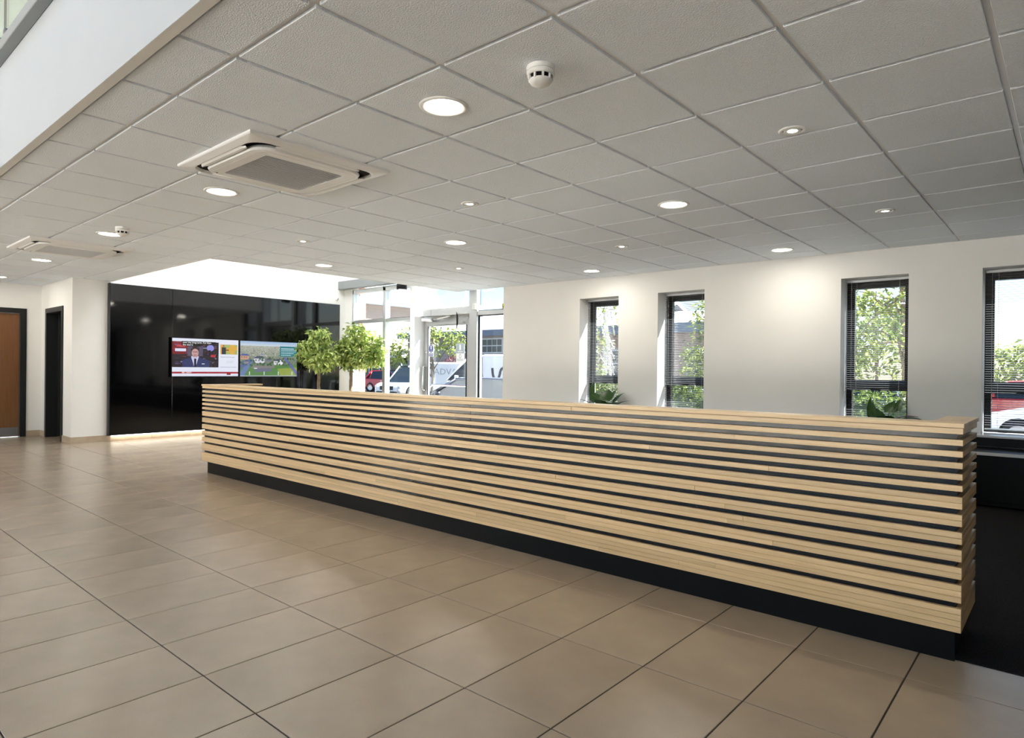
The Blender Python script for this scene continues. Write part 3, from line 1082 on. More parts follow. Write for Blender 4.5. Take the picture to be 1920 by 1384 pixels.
# window ledge with the black back panel and lower counter behind the reception desk
lg = empty('window_ledge', (-2.6, 7.45, 0), 'low black cabinet ledge with pale edges under the narrow windows', 'ledge')
part('sill_board', MB().cbox(-6.4, 3.15, 7.40, 7.862, 0.578, 0.598, 0.003), 'desk_edge', lg)
part('back_panel', MB().box(-6.4, 3.15, 7.43, 7.598, 0.50, 0.578), 'cabinet_black', lg)
part('worktop', MB().cbox(-6.4, 3.15, 6.95, 7.46, 0.46, 0.487, 0.003), 'cabinet_black', lg)
part('worktop_edge', MB().box(-6.4, 3.15, 6.944, 6.95, 0.46, 0.487), 'desk_edge', lg)
for k in range(12):
    x = -6.38 + 0.79 * k
    part('cabinet_door', MB().cbox(x, x + 0.785, 6.985, 7.005, 0.06, 0.455, 0.002), 'cabinet_black', lg)
part('carcass', MB().box(-6.39, 3.14, 7.005, 7.59, 0.02, 0.46), 'cabinet_black', lg)

tc = empty('light_block_cupboards', (1.2, 5.3, 0), 'unseen black cupboards added to darken the right end of the reception area', 'cupboard')  # out of view, added to block light from the counter's right end
part('carcass', MB().box(0.92, 1.45, 3.42, 7.35, 0.0, 2.28), 'cabinet_black', tc)
for k in range(6):
    y = 3.43 + 0.652 * k
    d_ = part('door', MB().cbox(0.90, 0.918, y, y + 0.646, 0.08, 2.27, 0.002), 'cabinet_black', tc)
    part('handle', MB().box(0.885, 0.899, y + 0.58, y + 0.60, 0.95, 1.15), 'kick_plate', d_)

# ------------------------------------------------------------------ ENTRANCE GLAZING (window_5) and door_3
gz = empty('window_5', (-8.9, 7.7, 0), 'aluminium framed entrance glazing', kind='structure')
Z0 = 0.0


def member(name, x0, x1, y0, y1, z0, z1, mat='aluminium', parent=None):
    return part(name, MB().cbox(x0, x1, y0, y1, z0, z1, 0.002), mat, parent or gz)


member('mullion', -10.90, -10.865, 7.655, 7.79, Z0, 2.70)
member('mullion', -9.925, -9.845, 7.655, 7.77, Z0, 2.70)
member('post', -9.125, -9.0, 7.655, 7.95, Z0, 3.35, 'white_metal')
member('post', -7.504, -7.437, 7.655, 7.725, Z0, 3.35)
member('post', -7.66, -7.506, 7.70, 7.725, Z0, 3.35)
member('post', -7.66, -7.625, 7.727, 7.90, Z0, 3.35)
member('mullion', -6.835, -6.80, 7.665, 7.75, Z0, 3.35, 'window_frame_dark')
member('header', -10.90, -9.12, 7.655, 7.77, 2.635, 2.72)
member('header', -9.0, -6.80, 7.66, 7.95, 3.29, 3.36)
for (a, b) in ((-10.865, -9.925), (-9.845, -9.125)):
    member('transom', a, b, 7.658, 7.765, 2.04, 2.10)
    part('gasket', MB().box(a, b, 7.70, 7.72, 2.10, 2.112), 'window_frame_dark', gz)
    member('transom', a, b, 7.658, 7.765, 0.02, 0.12)
    part('pane', MB().box(a, b, 7.712, 7.718, 2.112, 2.635), 'pane_glass', gz)
    part('pane', MB().box(a, b, 7.712, 7.718, 0.12, 2.04), 'pane_glass', gz)
for x in (-9.932, -9.132):
    part('gasket', MB().box(x - 0.012, x + 0.006, 7.69, 7.73, 0.12, 2.635), 'window_frame_dark', gz)
member('transom', -7.437, -6.835, 7.665, 7.75, 2.052, 2.118)
part('gasket', MB().box(-7.437, -6.835, 7.70, 7.72, 2.118, 2.132).box(-7.437, -6.835, 7.70, 7.72, 2.036, 2.052).box(-7.437, -7.42, 7.70, 7.72, 0.12, 2.036).box(-6.86, -6.835, 7.69, 7.72, 0.12, 3.29),
     'window_frame_dark', gz)
member('transom', -7.437, -6.835, 7.665, 7.75, 0.02, 0.12)
part('pane', MB().box(-7.437, -6.835, 7.712, 7.718, 2.13, 3.29), 'pane_glass', gz)
part('pane', MB().box(-7.437, -6.835, 7.712, 7.718, 0.12, 2.04), 'pane_glass', gz)
part('pane', MB().box(-9.0, -7.60, 7.925, 7.931, 2.24, 3.29), 'pane_glass', gz)
part('gasket', MB().box(-7.985, -7.965, 7.905, 7.94, 2.2, 3.29), 'white_metal', gz)
struct('beam_entrance', MB().box(-11.165, -9.10, 7.50, 7.655, 2.73, 2.885), 'beam_grey', 'grey box beam above the entrance glazing')

d3 = empty('door_3', (-8.3, 7.92, 0), 'aluminium framed glass entrance door with an operator', kind='structure')
part('door_frame', MB().cbox(-9.09, -9.02, 7.88, 7.96, 0, 2.10, 0.002).cbox(-7.86, -7.60, 7.88, 7.96, 0, 2.10, 0.002).cbox(-9.09, -7.60, 7.88, 7.96, 2.05, 2.24, 0.002), 'aluminium', d3)
lf = part('door_leaf', MB().box(-9.015, -8.905, 7.90, 7.945, 0.01, 2.045).box(-7.915, -7.865, 7.90, 7.945, 0.01, 2.045).box(-8.905, -7.915, 7.90, 7.945, 1.93, 2.045).box(
    -8.905, -7.915, 7.90, 7.945, 0.01, 0.20), 'aluminium', d3)
part('pane', MB().box(-8.905, -7.915, 7.918, 7.926, 0.20, 1.93), 'pane_glass', lf)
part('gasket', MB().box(-8.912, -8.895, 7.895, 7.90, 0.20, 1.93).box(-7.925, -7.905, 7.895, 7.90, 0.20, 1.93), 'window_frame_dark', lf)
op = part('operator', MB().cbox(-8.93, -7.62, 7.74, 7.88, 2.10, 2.225, 0.006), 'aluminium', d3)
part('cover_end', MB().cbox(-8.66, -8.655, 7.738, 7.881, 2.099, 2.226, 0.001), 'kick_plate', op)
part('closer_arm', MB().tube([(-8.95, 7.80, 2.045), (-8.72, 7.80, 2.03), (-8.70, 7.80, 2.03)], 0.03, 10), 'white_metal', op)
part('closer_arm', MB().tube([(-8.55, 7.80, 2.05), (-8.22, 7.80, 2.085)], 0.014, 8), 'white_metal', op)
part('slide_rail', MB().box(-8.90, -7.95, 7.84, 7.89, 1.955, 1.985), 'aluminium', op)
part('dark_loop', MB().tube([(-8.01, 7.75, 2.16), (-7.985, 7.74, 2.05), (-7.99, 7.745, 1.95), (-8.02, 7.76, 1.86)], [0.008, 0.015, 0.014, 0.006], 8), 'black_matt', op)  # black curved tube hanging below the operator
part('pull_handle', MB().tube([(-8.96, 7.90, 1.20), (-8.96, 7.84, 1.20), (-8.96, 7.83, 1.17), (-8.96, 7.83, 0.80), (-8.96, 7.84, 0.77), (-8.96, 7.90, 0.77)], 0.017, 10), 'steel', lf)
part('lock', xform(MB().lathe([(0.0, 0.0), (0.02, 0.0), (0.02, 0.012), (0.0, 0.012)], 0, 0, 0, 16), lambda x, y, z: (-8.96 + x, 7.899 - z, 1.45 + y)), 'steel', lf)
# signs on the door glass


def disc_xz(cx, y, cz, rx, rz, n=28):
    m = MB()
    m.add([(cx + rx * math.cos(2 * PI * k / n), y, cz + rz * math.sin(2 * PI * k / n)) for k in range(n)] +
          [(cx + rx * math.cos(2 * PI * k / n), y + 0.0012, cz + rz * math.sin(2 * PI * k / n)) for k in range(n)],
          [tuple(range(n)), tuple(range(2 * n - 1, n - 1, -1))] + [(k, k + n, (k + 1) % n + n, (k + 1) % n) for k in range(n)])
    return m


s1 = empty('door_sign', (-8.84, 7.9155, 1.34), 'blue round exclamation mark sign on the entrance door glass', 'sign')
part('backing', MB().box(-8.90, -8.775, 7.9160, 7.9175, 1.38, 1.60), 'sign_white', s1)
part('disc', disc_xz(-8.838, 7.9145, 1.525, 0.056, 0.072), 'sign_blue', s1)
part('exclamation_mark', MB().box(-8.85, -8.826, 7.9128, 7.9142, 1.51, 1.58).box(-8.848, -8.828, 7.9128, 7.9142, 1.47, 1.49), 'sign_white', s1)
part('text_strip', MB().box(-8.893, -8.782, 7.9145, 7.9158, 1.388, 1.435), 'sign_blue', s1)
part('strip_print', MB().box(-8.885, -8.79, 7.9128, 7.9142, 1.406, 1.418), 'sign_white', s1)
s2 = empty('door_notice', (-8.08, 7.9155, 1.45), 'upper grey blue notice taped to the entrance door glass', 'sign')
part('sheet', MB().box(-8.185, -7.985, 7.9160, 7.9175, 1.44, 1.60), 'sign_grey', s2)
part('border', MB().box(-8.19, -8.185, 7.915, 7.9175, 1.435, 1.605).box(-7.985, -7.98, 7.915, 7.9175, 1.435, 1.605).box(-8.19, -7.98, 7.915, 7.9175, 1.60, 1.605), 'sign_white', s2)
part('figure_symbol', MB().box(-8.105, -8.065, 7.914, 7.9155, 1.50, 1.585).box(-8.11, -8.06, 7.914, 7.9155, 1.488, 1.496), 'sign_white', s2)
part('print_line', MB().box(-8.15, -8.02, 7.914, 7.9155, 1.458, 1.468), 'sign_white', s2)
s3 = empty('door_notice', (-8.08, 7.9155, 1.28), 'lower white notice with a ring symbol on the entrance door glass', 'sign')
part('sheet', MB().box(-8.185, -7.985, 7.9160, 7.9175, 1.28, 1.435), 'sign_white', s3)
ring = MB()
ring.rings([[(-8.085 + r[0] * math.cos(2 * PI * k / 24), 7.9150, 1.385 + r[1] * math.sin(2 * PI * k / 24)) for k in range(24)] for r in ((0.03, 0.04), (0.016, 0.026))])
part('ring_symbol', ring, 'sign_grey', s3)
part('print_line', MB().box(-8.17, -8.0, 7.914, 7.9155, 1.325, 1.335).box(-8.17, -8.0, 7.914, 7.9155, 1.305, 1.313), 'sign_grey', s3)

thing('sensor_box', MB().cbox(-7.50, -7.43, 7.60, 7.654, 2.14, 2.235, 0.006), 'white_plastic', 'small white sensor box on the aluminium post right of the entrance door', 'sensor')
stk = empty('warning_sticker', (-6.90, 7.705, 2.14), 'small yellow and black sticker in the corner of the entrance pane', 'sticker')
part('sheet', MB().box(-6.925, -6.865, 7.708, 7.711, 2.135, 2.215), 'sticker_yellow', stk)
part('mark', MB().add([(-6.915, 7.7075, 2.15), (-6.875, 7.7075, 2.15), (-6.895, 7.7075, 2.19)], [(0, 1, 2)]), 'black_matt', stk)
lk_ = empty('lock_knob', (-7.66, 7.87, 1.17), 'white turn knob on the door frame of the entrance', 'knob')
part('plate', MB().cbox(-7.70, -7.62, 7.86, 7.88, 1.13, 1.22, 0.004), 'white_plastic', lk_)
part('grip', MB().tube([(-7.70, 7.85, 1.18), (-7.66, 7.845, 1.18), (-7.62, 7.845, 1.17)], 0.014, 8), 'white_plastic', lk_)

# black cylinder spotlight under the beam, PIR detector on the wall
cs = empty('cylinder_spotlight', (-9.12, 7.50, 2.58), 'black cylindrical spotlight hanging at the entrance beam', 'spotlight')
part('housing', MB().lathe([(0.088, 0), (0.092, 0.004), (0.092, 0.09), (0.085, 0.094)], -9.12, 7.45, 2.575, 28, cap1=True), 'black_matt', cs)
part('reflector', MB().lathe([(0.086, 0.002), (0.05, 0.03), (0.0, 0.032)], -9.12, 7.45, 2.575, 28), 'steel', cs)
part('bracket', MB().box(-9.14, -9.10, 7.44, 7.50, 2.668, 2.76).box(-9.14, -9.10, 7.49, 7.53, 2.73, 2.77), 'black_matt', cs)
pr = empty('wall_detector', (-11.165, 7.466, 2.545), 'round white detector on the wall above the black panelling', 'detector')
n_ = 24
for nm, prof, mt in (('base', [(0.045, 0), (0.045, 0.012), (0.038, 0.02), (0.0, 0.024)], 'white_plastic'), ('lens', [(0.02, 0.022), (0.015, 0.032), (0, 0.036)], 'white_metal')):
    m_ = MB().lathe(prof, 0, 0, 0, n_)
    xform(m_, lambda x, y, z: (-11.17 + z, 7.466 + x, 2.545 + y))
    part(nm, m_, mt, pr)

# ------------------------------------------------------------------ RECEPTION COUNTER
CX0, CX1, CY = -7.20, -0.333, 3.118
RX = CX1
cnt = empty('reception_counter', (-3.77, 3.3, 0), 'long reception counter of horizontal oak slats on a black gloss core', 'counter')
part('core', MB().box(CX0 + 0.022, CX1 - 0.021, CY + 0.021, 3.235, 0.1352, 0.952).box(CX1 - 0.115, CX1 - 0.021, 3.235, 3.60, 0.1352, 0.952).box(
    CX0 + 0.022, CX0 + 0.12, 3.235, 3.74, 0.1352, 0.952), 'core_gloss', cnt)
part('core_joint', MB().box(-3.10, -3.097, CY + 0.0202, CY + 0.021, 0.136, 0.952).box(-5.2, -5.197, CY + 0.0202, CY + 0.021, 0.136, 0.952), 'black_matt', cnt)
pl = part('plinth', MB().box(CX0 + 0.035, CX1 - 0.026, 3.168, 3.24, 0.0, 0.135).box(CX1 - 0.115, CX1 - 0.026, 3.24, 3.59, 0.0, 0.135).box(CX0 + 0.035, CX0 + 0.12, 3.24, 3.73, 0.0, 0.135),
          'plinth_black', cnt)
ROWS = [(0.927, 1), (0.881, 1), (0.835, 1), (0.789, 1), (0.744, 1), (0.698, 1), (0.628, 2), (0.558, 2), (0.4875, 2), (0.4175, 2), (0.3475, 2), (0.2535, 3), (0.135, 4)]
BH = 0.0238
rr = random.Random(3)
for (z, n) in ROWS:
    for k in range(n):
        za = z + k * BH + (0.0005 if k else 0)
        zb_ = z + (k + 1) * BH - (0.0005 if k < n - 1 else 0)
        cuts = [CX0]
        x = CX0 + rr.uniform(0.8, 2.2)
        while x < CX1 - 0.7:
            cuts.append(x)
            x += rr.uniform(1.5, 2.4)
        cuts.append(CX1)
        for a, b in zip(cuts[:-1], cuts[1:]):
            dy = rr.uniform(-0.0008, 0.0008)
            part('slat', MB().cbox(a + (0.0004 if a > CX0 else 0), b - (0.0004 if b < CX1 else 0), CY + dy, CY + 0.0205, za, zb_, 0.0009), 'oak_front', cnt)
        # end returns, mitred on to the front slats
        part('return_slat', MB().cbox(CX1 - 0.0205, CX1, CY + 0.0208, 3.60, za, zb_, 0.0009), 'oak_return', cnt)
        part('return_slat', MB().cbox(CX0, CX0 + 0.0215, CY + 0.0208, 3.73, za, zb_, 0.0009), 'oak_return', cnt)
# capping boards
part('top_board', MB().cbox(CX0 - 0.008, -3.9, CY - 0.006, 3.24, 0.9525, 0.970, 0.001), 'oak_front', cnt)
part('top_board', MB().cbox(-3.8995, CX1 + 0.004, CY - 0.006, 3.24, 0.9525, 0.970, 0.001), 'oak_front', cnt)
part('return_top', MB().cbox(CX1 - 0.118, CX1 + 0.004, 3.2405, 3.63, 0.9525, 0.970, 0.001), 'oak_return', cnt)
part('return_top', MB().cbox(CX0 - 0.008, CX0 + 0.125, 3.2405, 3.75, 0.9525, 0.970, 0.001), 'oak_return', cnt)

for k, (xa, lb) in enumerate(((-6.9, 'unseen white desk added to bounce light behind the lobby end of the counter'), (-4.75, 'unseen white desk added to bounce light behind the middle of the counter'), (-2.6, 'unseen white desk added to bounce light behind the right end of the counter'))):
    dk = empty('bounce_desk', (xa + 1.0, 3.75, 0), lb, 'desk', 'added light bouncing desks behind the counter')  # hidden white surfaces added to throw light up at the ceiling
    part('desk_top', MB().cbox(xa, xa + 2.0, 3.30, 4.15, 0.695, 0.72, 0.003), 'white_plastic', dk)
    for xx in (xa + 0.03, xa + 1.93):
        part('leg_frame', MB().box(xx, xx + 0.04, 3.36, 3.40, 0.0, 0.695).box(xx, xx + 0.04, 4.06, 4.10, 0.0, 0.695).box(xx, xx + 0.04, 3.40, 4.06, 0.64, 0.69), 'kick_plate', dk)
    part('modesty_panel', MB().box(xa + 0.08, xa + 1.92, 3.34, 3.358, 0.30, 0.69), 'white_plastic', dk)

# ------------------------------------------------------------------ BALUSTRADE on the upper floor edge
bal = empty('glass_balustrade', (-4.8, 0.95, 3.1), 'glass balustrade in a dark rail along the upper floor edge', 'balustrade')
part('base_rail', MB().cbox(-12.75, 3.1, 0.925, 0.984, 3.105, 3.17, 0.003), 'beam_grey', bal)
x = -12.75 + 0.02
edges = [-12.2, -10.76, -9.32, -7.88, -6.44, -5.005, -3.57, -2.13, -0.69, 0.75, 2.2]
for a, b in zip(edges[:-1], edges[1:]):
    part('glass_panel', MB().cbox(a + 0.008, b - 0.008, 0.945, 0.957, 3.12, 4.15, 0.001), 'balustrade_glass', bal)
for xj in edges[1:-1]:
    for dx in (-0.085, 0.085):
        m_ = MB().lathe([(0.0, 0.0), (0.022, 0.0), (0.024, 0.004), (0.024, 0.014), (0.012, 0.02), (0, 0.02)], 0, 0, 0, 16)
        xform(m_, lambda px, py, pz: (xj + dx + px, 0.9445 - pz, 3.188 + py))
        part('clamp_bolt', m_, 'kick_plate', bal)
    part('joint_seal', MB().box(xj - 0.007, xj + 0.007, 0.946, 0.956, 3.17, 4.15), 'black_matt', bal)
part('handrail', MB().tube([(-12.75, 0.95, 4.19), (3.1, 0.95, 4.19)], 0.024, 12), 'steel', bal)

# ------------------------------------------------------------------ CEILING FITTINGS
def downlight(x, y, label):
    e = empty('downlight', (x, y, CEIL), label, 'downlight', 'large round downlights in the tiled ceiling')
    part('ring', MB().lathe([(0.119, 0.0), (0.119, -0.004), (0.113, -0.009), (0.100, -0.008), (0.094, -0.002)], x, y, CEIL, 40), 'white_plastic', e)
    part('diffuser', MB().lathe([(0.096, -0.0025), (0.05, -0.0028), (0.0, -0.003)], x, y, CEIL, 40), 'lamp_diffuser', e)
    ld = bpy.data.lights.new('downlight_lamp', 'AREA')
    ld.shape = 'DISK'
    ld.size = 0.17
    ld.energy = DOWNLIGHT_W
    ld.color = (1.0, 0.93, 0.82)
    lo = bpy.data.objects.new('downlight_lamp', ld)
    COL.objects.link(lo)
    lo.parent = e
    lo.location = (0, 0, -0.012)
    return e


def spotlamp(x, y, label, tx=0.0, ty=0.0):
    e = empty('recessed_spotlight', (x, y, CEIL), label, 'spotlight', 'small recessed spotlights in the tiled ceiling')
    part('ring', MB().lathe([(0.070, 0.0), (0.070, -0.004), (0.064, -0.008), (0.052, -0.007), (0.049, -0.001)], x, y, CEIL, 36), 'white_plastic', e)
    part('gimbal', MB().lathe([(0.045, -0.0012), (0.044, -0.007), (0.036, -0.009), (0.024, -0.004)], x, y, CEIL, 36), 'white_plastic', e)
    part('gap', MB().lathe([(0.0495, -0.0008), (0.0445, -0.0006)], x, y, CEIL, 36), 'slot_dark', e)
    part('lamp', MB().lathe([(0.0245, -0.0042), (0.012, -0.0055), (0.0, -0.006)], x, y, CEIL, 24), 'spot_lamp', e)
    ld = bpy.data.lights.new('spotlight_lamp', 'SPOT')
    ld.energy = SPOT_W * 6
    ld.spot_size = math.radians(80)
    ld.spot_blend = 0.6
    ld.shadow_soft_size = 0.02
    ld.color = (1.0, 0.92, 0.78)
    lo = bpy.data.objects.new('spotlight_lamp', ld)
    COL.objects.link(lo)
    lo.parent = e
    lo.location = (0, 0, -0.03)
    return e


DL = [(-2.345, 2.166, 'large round downlight nearest the camera, beside the smoke detector'),
      (-4.745, 2.18, 'large round downlight next to the big air conditioning cassette'),
      (-7.145, 2.19, 'large round downlight beside the far smoke detector'),
      (-9.60, 2.20, 'large round downlight beyond the far air conditioning cassette'),
      (-11.945, 2.21, 'large round downlight near the oak door'),
      (-2.35, 4.585, 'large round downlight over the middle of the counter area'),
      (-4.77, 4.59, 'large round downlight at the centre of the ceiling'),
      (-7.155, 4.59, 'large round downlight at the edge of the lobby opening'),
      (-2.34, 7.0, 'large round downlight close to the wall by the third window'),
      (-4.745, 7.01, 'large round downlight close to the wall between the first two windows')]
for (x, y, lb) in DL:
    downlight(x, y, lb)
SL = [(-1.145, 3.571, 'small recessed spotlight nearest the camera, right of the smoke detector'),
      (-1.145, 5.806, 'small recessed spotlight in front of the two right windows'),
      (-3.565, 3.58, 'small recessed spotlight behind the big air conditioning cassette'),
      (-5.952, 3.575, 'small recessed spotlight left of the ceiling centre'),
      (-3.56, 5.81, 'small recessed spotlight before the second window'),
      (-5.967, 5.80, 'small recessed spotlight nearest the entrance glazing')]
for (x, y, lb) in SL:
    spotlamp(x, y, lb)


def smoke_detector(x, y, label):
    e = empty('smoke_detector', (x, y, CEIL), label, 'smoke detector', 'smoke detectors')
    part('base', MB().lathe([(0.060, 0.0), (0.060, -0.018), (0.058, -0.019)], x, y, CEIL, 40), 'white_plastic', e)
    part('body', MB().lathe([(0.0575, -0.0195), (0.0595, -0.022), (0.0595, -0.034), (0.057, -0.040), (0.052, -0.0405)], x, y, CEIL, 40), 'white_plastic', e)
    part('chamber', MB().lathe([(0.047, -0.038), (0.045, -0.058)], x, y, CEIL, 32), 'slot_dark', e)
    part('cap', MB().lathe([(0.051, -0.057), (0.050, -0.060), (0.043, -0.070), (0.030, -0.078), (0.014, -0.082), (0, -0.083)], x, y, CEIL, 40), 'white_plastic', e)
    for k in range(9):
        a = 2 * PI * k / 9
        m = MB().cbox(0.044, 0.054, -0.0045, 0.0045, -0.060, -0.036, 0.001)
        c, s = math.cos(a), math.sin(a)
        xform(m, lambda px, py, pz: (x + c * px - s * py, y + s * px + c * py, CEIL + pz))
        part('rib', m, 'white_plastic', e)
    return e


smoke_detector(-1.725, 2.15, 'white domed smoke detector nearest the camera')
smoke_detector(-6.72, 2.165, 'white domed smoke detector beside the far downlight')


def cassette(cx, cy, label):
    e = empty('air_conditioning_cassette', (cx, cy, CEIL), label, 'air conditioner', 'air conditioning cassettes')
    P = lambda h, r, z: rsq(h, r, CEIL + z, 8, cx, cy)
    part('frame', MB().rings([P(0.475, 0.004, 0.0), P(0.475, 0.004, -0.012), P(0.470, 0.006, -0.017), P(0.428, 0.10, -0.030), P(0.420, 0.105, -0.030), P(0.416, 0.105, -0.012)]), 'cassette_white', e)
    part('air_slot', MB().rings([P(0.418, 0.105, -0.0115), P(0.36, 0.12, -0.011)]), 'slot_dark', e)
    part('body', MB().rings([P(0.362, 0.125, -0.009), P(0.372, 0.125, -0.030), P(0.366, 0.125, -0.042), P(0.335, 0.06, -0.045), P(0.332, 0.055, -0.043), P(0.329, 0.055, -0.0455),
                             P(0.268, 0.012, -0.0455), P(0.266, 0.010, -0.032)]), 'cassette_white', e)
    part('filter', MB().box(cx - 0.266, cx + 0.266, cy - 0.266, cy + 0.266, CEIL - 0.034, CEIL - 0.032), 'slot_dark', e)
    lm_ = mesh_of('louvre', MB().cbox(-0.0055, 0.0055, -0.266, 0.266, -0.003, 0.003, 0.001))
    lm_.materials.append(MATS['louvre_grey'])
    for k in range(22):
        child_copy('louvre', lm_, e, (cx - 0.254 + 0.508 * k / 21, cy, CEIL - 0.0415), (0, 0.25, 0))
    for k in range(4):
        a = PI / 2 * k
        c, s = math.cos(a), math.sin(a)
        rg = []
        for (d, z) in ((0.378, -0.034), (0.392, -0.0385), (0.406, -0.038), (0.420, -0.030), (0.406, -0.034), (0.392, -0.034)):
            rg.append((d, z))
        rings = []
        for (t, sc_) in ((-0.285, 0.25), (-0.25, 1), (0.25, 1), (0.285, 0.25)):
            rings.append([(cx + c * (0.40 + (d - 0.40) * sc_) - s * t, cy + s * (0.40 + (d - 0.40) * sc_) + c * t, CEIL + z + 0.001) for d, z in rg])
        part('air_vane', MB().rings(rings, True, True), 'cassette_white', e)
    part('screw_cover', MB().lathe([(0.006, -0.0455), (0.004, -0.048), (0, -0.048)], cx - 0.30, cy - 0.30, CEIL, 12), 'slot_dark', e)
    return e


cassette(CASS[0][0], CASS[0][1], 'big white air conditioning cassette in the ceiling left of centre')
cassette(CASS[1][0], CASS[1][1], 'far white air conditioning cassette near the oak door')
sp = empty('ceiling_sensor', (-11.91, 2.70, CEIL), 'small flat square plate on the ceiling before the dark doorway', 'sensor')
part('plate', MB().cbox(-12.0, -11.82, 2.62, 2.78, CEIL - 0.008, CEIL, 0.002), 'white_plastic', sp)
part('face', MB().box(-11.95, -11.87, 2.67, 2.73, CEIL - 0.010, CEIL - 0.008), 'louvre_grey', sp)


# ------------------------------------------------------------------ PLANTS
def leaves(mb, pts, size, rnd, droop=0.5, aspect=0.45):
    """two-triangle-pair folded leaves scattered at pts"""
    for p in pts:
        s = size * rnd.uniform(0.7, 1.25)
        a = rnd.uniform(0, 2 * PI)
        el = rnd.uniform(-1.2, 0.5) * droop - 0.2
        d = Vector((math.cos(a) * math.cos(el), math.sin(a) * math.cos(el), math.sin(el)))
        side = d.cross(Vector((0, 0, 1)))
        if side.length < 1e-3:
            side = Vector((1, 0, 0))
        side.normalize()
        up = side.cross(d)
        ro = rnd.uniform(-0.9, 0.9)
        side = side * math.cos(ro) + up * math.sin(ro)
        up = side.cross(d)
        p = Vector(p)
        w = s * aspect * 0.5
        m1 = p + d * s * 0.45
        tip = p + d * s - up * s * 0.12
        mb.add([p, m1 + side * w + up * w * 0.35, tip, m1 - side * w + up * w * 0.35], [(0, 1, 2), (0, 2, 3)])


def crown_points(n, centers, rnd):
    pts = []
    for _ in range(n):
        (cx, cy, cz, rx, ry, rz) = rnd.choice(centers)
        while True:
            x, y, z = rnd.uniform(-1, 1), rnd.uniform(-1, 1), rnd.uniform(-1, 1)
            q = x * x + y * y + z * z
            if 0.12 < q < 1:
                break
        pts.append((cx + rx * x, cy + ry * y, cz + rz * z))
    return pts


def ficus(x, y, label, crowns, seed, n=1500):
    rnd = random.Random(seed)
    e = empty('ficus_tree', (x, y, 0), label, 'potted tree', 'ficus trees in the lobby corner')
    part('pot', MB().lathe([(0.0, 0.0), (0.15, 0.0), (0.16, 0.01), (0.20, 0.36), (0.205, 0.38), (0.19, 0.38), (0.185, 0.34)], x, y, 0, 32), 'pot_white', e)
    part('soil', MB().lathe([(0.186, 0.345), (0.1, 0.352), (0, 0.355)], x, y, 0, 24), 'soil', e)
    tk = MB()
    for s in range(3):
        pts = []
        for k in range(7):
            t = k / 6
            a = 2.2 * t * PI + s * 2.1
            r = 0.022 * (1 - 0.3 * t)
            pts.append((x + r * math.cos(a), y + r * math.sin(a), 0.34 + 0.85 * t))
        tk.tube(pts, 0.016, 7)
    for c in crowns:
        tk.tube([(x, y, 1.12), ((x + c[0]) / 2, (y + c[1]) / 2, (1.2 + c[2]) / 2), (c[0], c[1], c[2])], [0.014, 0.01, 0.005], 6)
    part('trunk', tk, 'bark', e)
    m = MB()
    leaves(m, crown_points(n, crowns, rnd), 0.10, rnd, 1.0, 0.45)
    part('foliage', m, 'leaf_ficus', e, kind='stuff')
    return e


ficus(-10.45, 6.62, 'shaded ficus tree in front of the black panelling',
      [(-10.45, 6.62, 1.42, 0.30, 0.27, 0.30), (-10.45, 6.64, 1.70, 0.24, 0.20, 0.22), (-10.35, 6.58, 1.28, 0.26, 0.22, 0.2), (-10.62, 6.46, 1.47, 0.2, 0.18, 0.22), (-10.30, 6.70, 1.33, 0.22, 0.16, 0.2)], 4, 1700)
ficus(-10.25, 7.18, 'sunlit ficus tree beside the entrance glazing',
      [(-10.2, 7.24, 1.48, 0.36, 0.24, 0.32), (-10.15, 7.24, 1.78, 0.30, 0.22, 0.24), (-10.0, 7.3, 1.40, 0.36, 0.26, 0.28), (-10.30, 7.20, 1.34, 0.26, 0.18, 0.22), (-9.85, 7.34, 1.62, 0.25, 0.22, 0.25), (-10.42, 7.12, 1.5, 0.2, 0.16, 0.26), (-9.75, 7.38, 1.42, 0.22, 0.18, 0.24)], 9, 2600)


def heart_leaf(L, W, curl=0.25, n=7):
    """heart-shaped leaf along +x from the stalk, two-sided sheet with a keel"""
    m = MB()
    rows = []
    for i in range(n + 1):
        t = i / n
        w = W * (math.sin(PI * min(1, (t + 0.06) ** 0.62)) ** 0.8) if t < 1 else 0.0
        z = curl * L * (0.35 * t - t * t)
        x = L * t - (0.05 * L if i == 0 else 0)
        rows.append([(x - (0.10 * L * (1 - t) ** 3), -w, z + 0.12 * w), (x, -w * 0.5, z + 0.02 * w), (x, 0, z - 0.02 * L), (x, w * 0.5, z + 0.02 * w), (x - (0.10 * L * (1 - t) ** 3), w, z + 0.12 * w)])
    m.rings(rows, loop=False, smooth=True)
    return m


def house_plant(x, y, z, label, specs, mats, pot='pot_dark'):
    e = empty('potted_plant', (x, y, z), label, 'plant', 'pot plants on the window ledge')
    part('pot', MB().lathe([(0.0, 0.0), (0.06, 0.0), (0.085, 0.10), (0.088, 0.105), (0.078, 0.105), (0.076, 0.085), (0, 0.084)], x, y, z, 24), pot, e)
    for (dx, dy, dz, yaw, pitch, L, W, mk) in specs:
        L, W, dz = L * 1.25, W * 1.25, dz * 1.12
        lfm = heart_leaf(L, W)
        R_ = Matrix.Rotation(yaw, 3, 'Z') @ Matrix.Rotation(-pitch, 3, 'Y')
        base = Vector((x + dx, y + dy, z + dz))
        xform(lfm, lambda a, b, c: tuple(base + R_ @ Vector((a, b, c))))
        lo = part('leaf', lfm, mats[mk], e)
        part('stalk', MB().tube([(x, y, z + 0.08), (x + dx * 0.5, y + dy * 0.5, z + 0.08 + (dz - 0.08) * 0.65), tuple(base)], 0.003, 6), 'leaf_stem', lo)
    return e


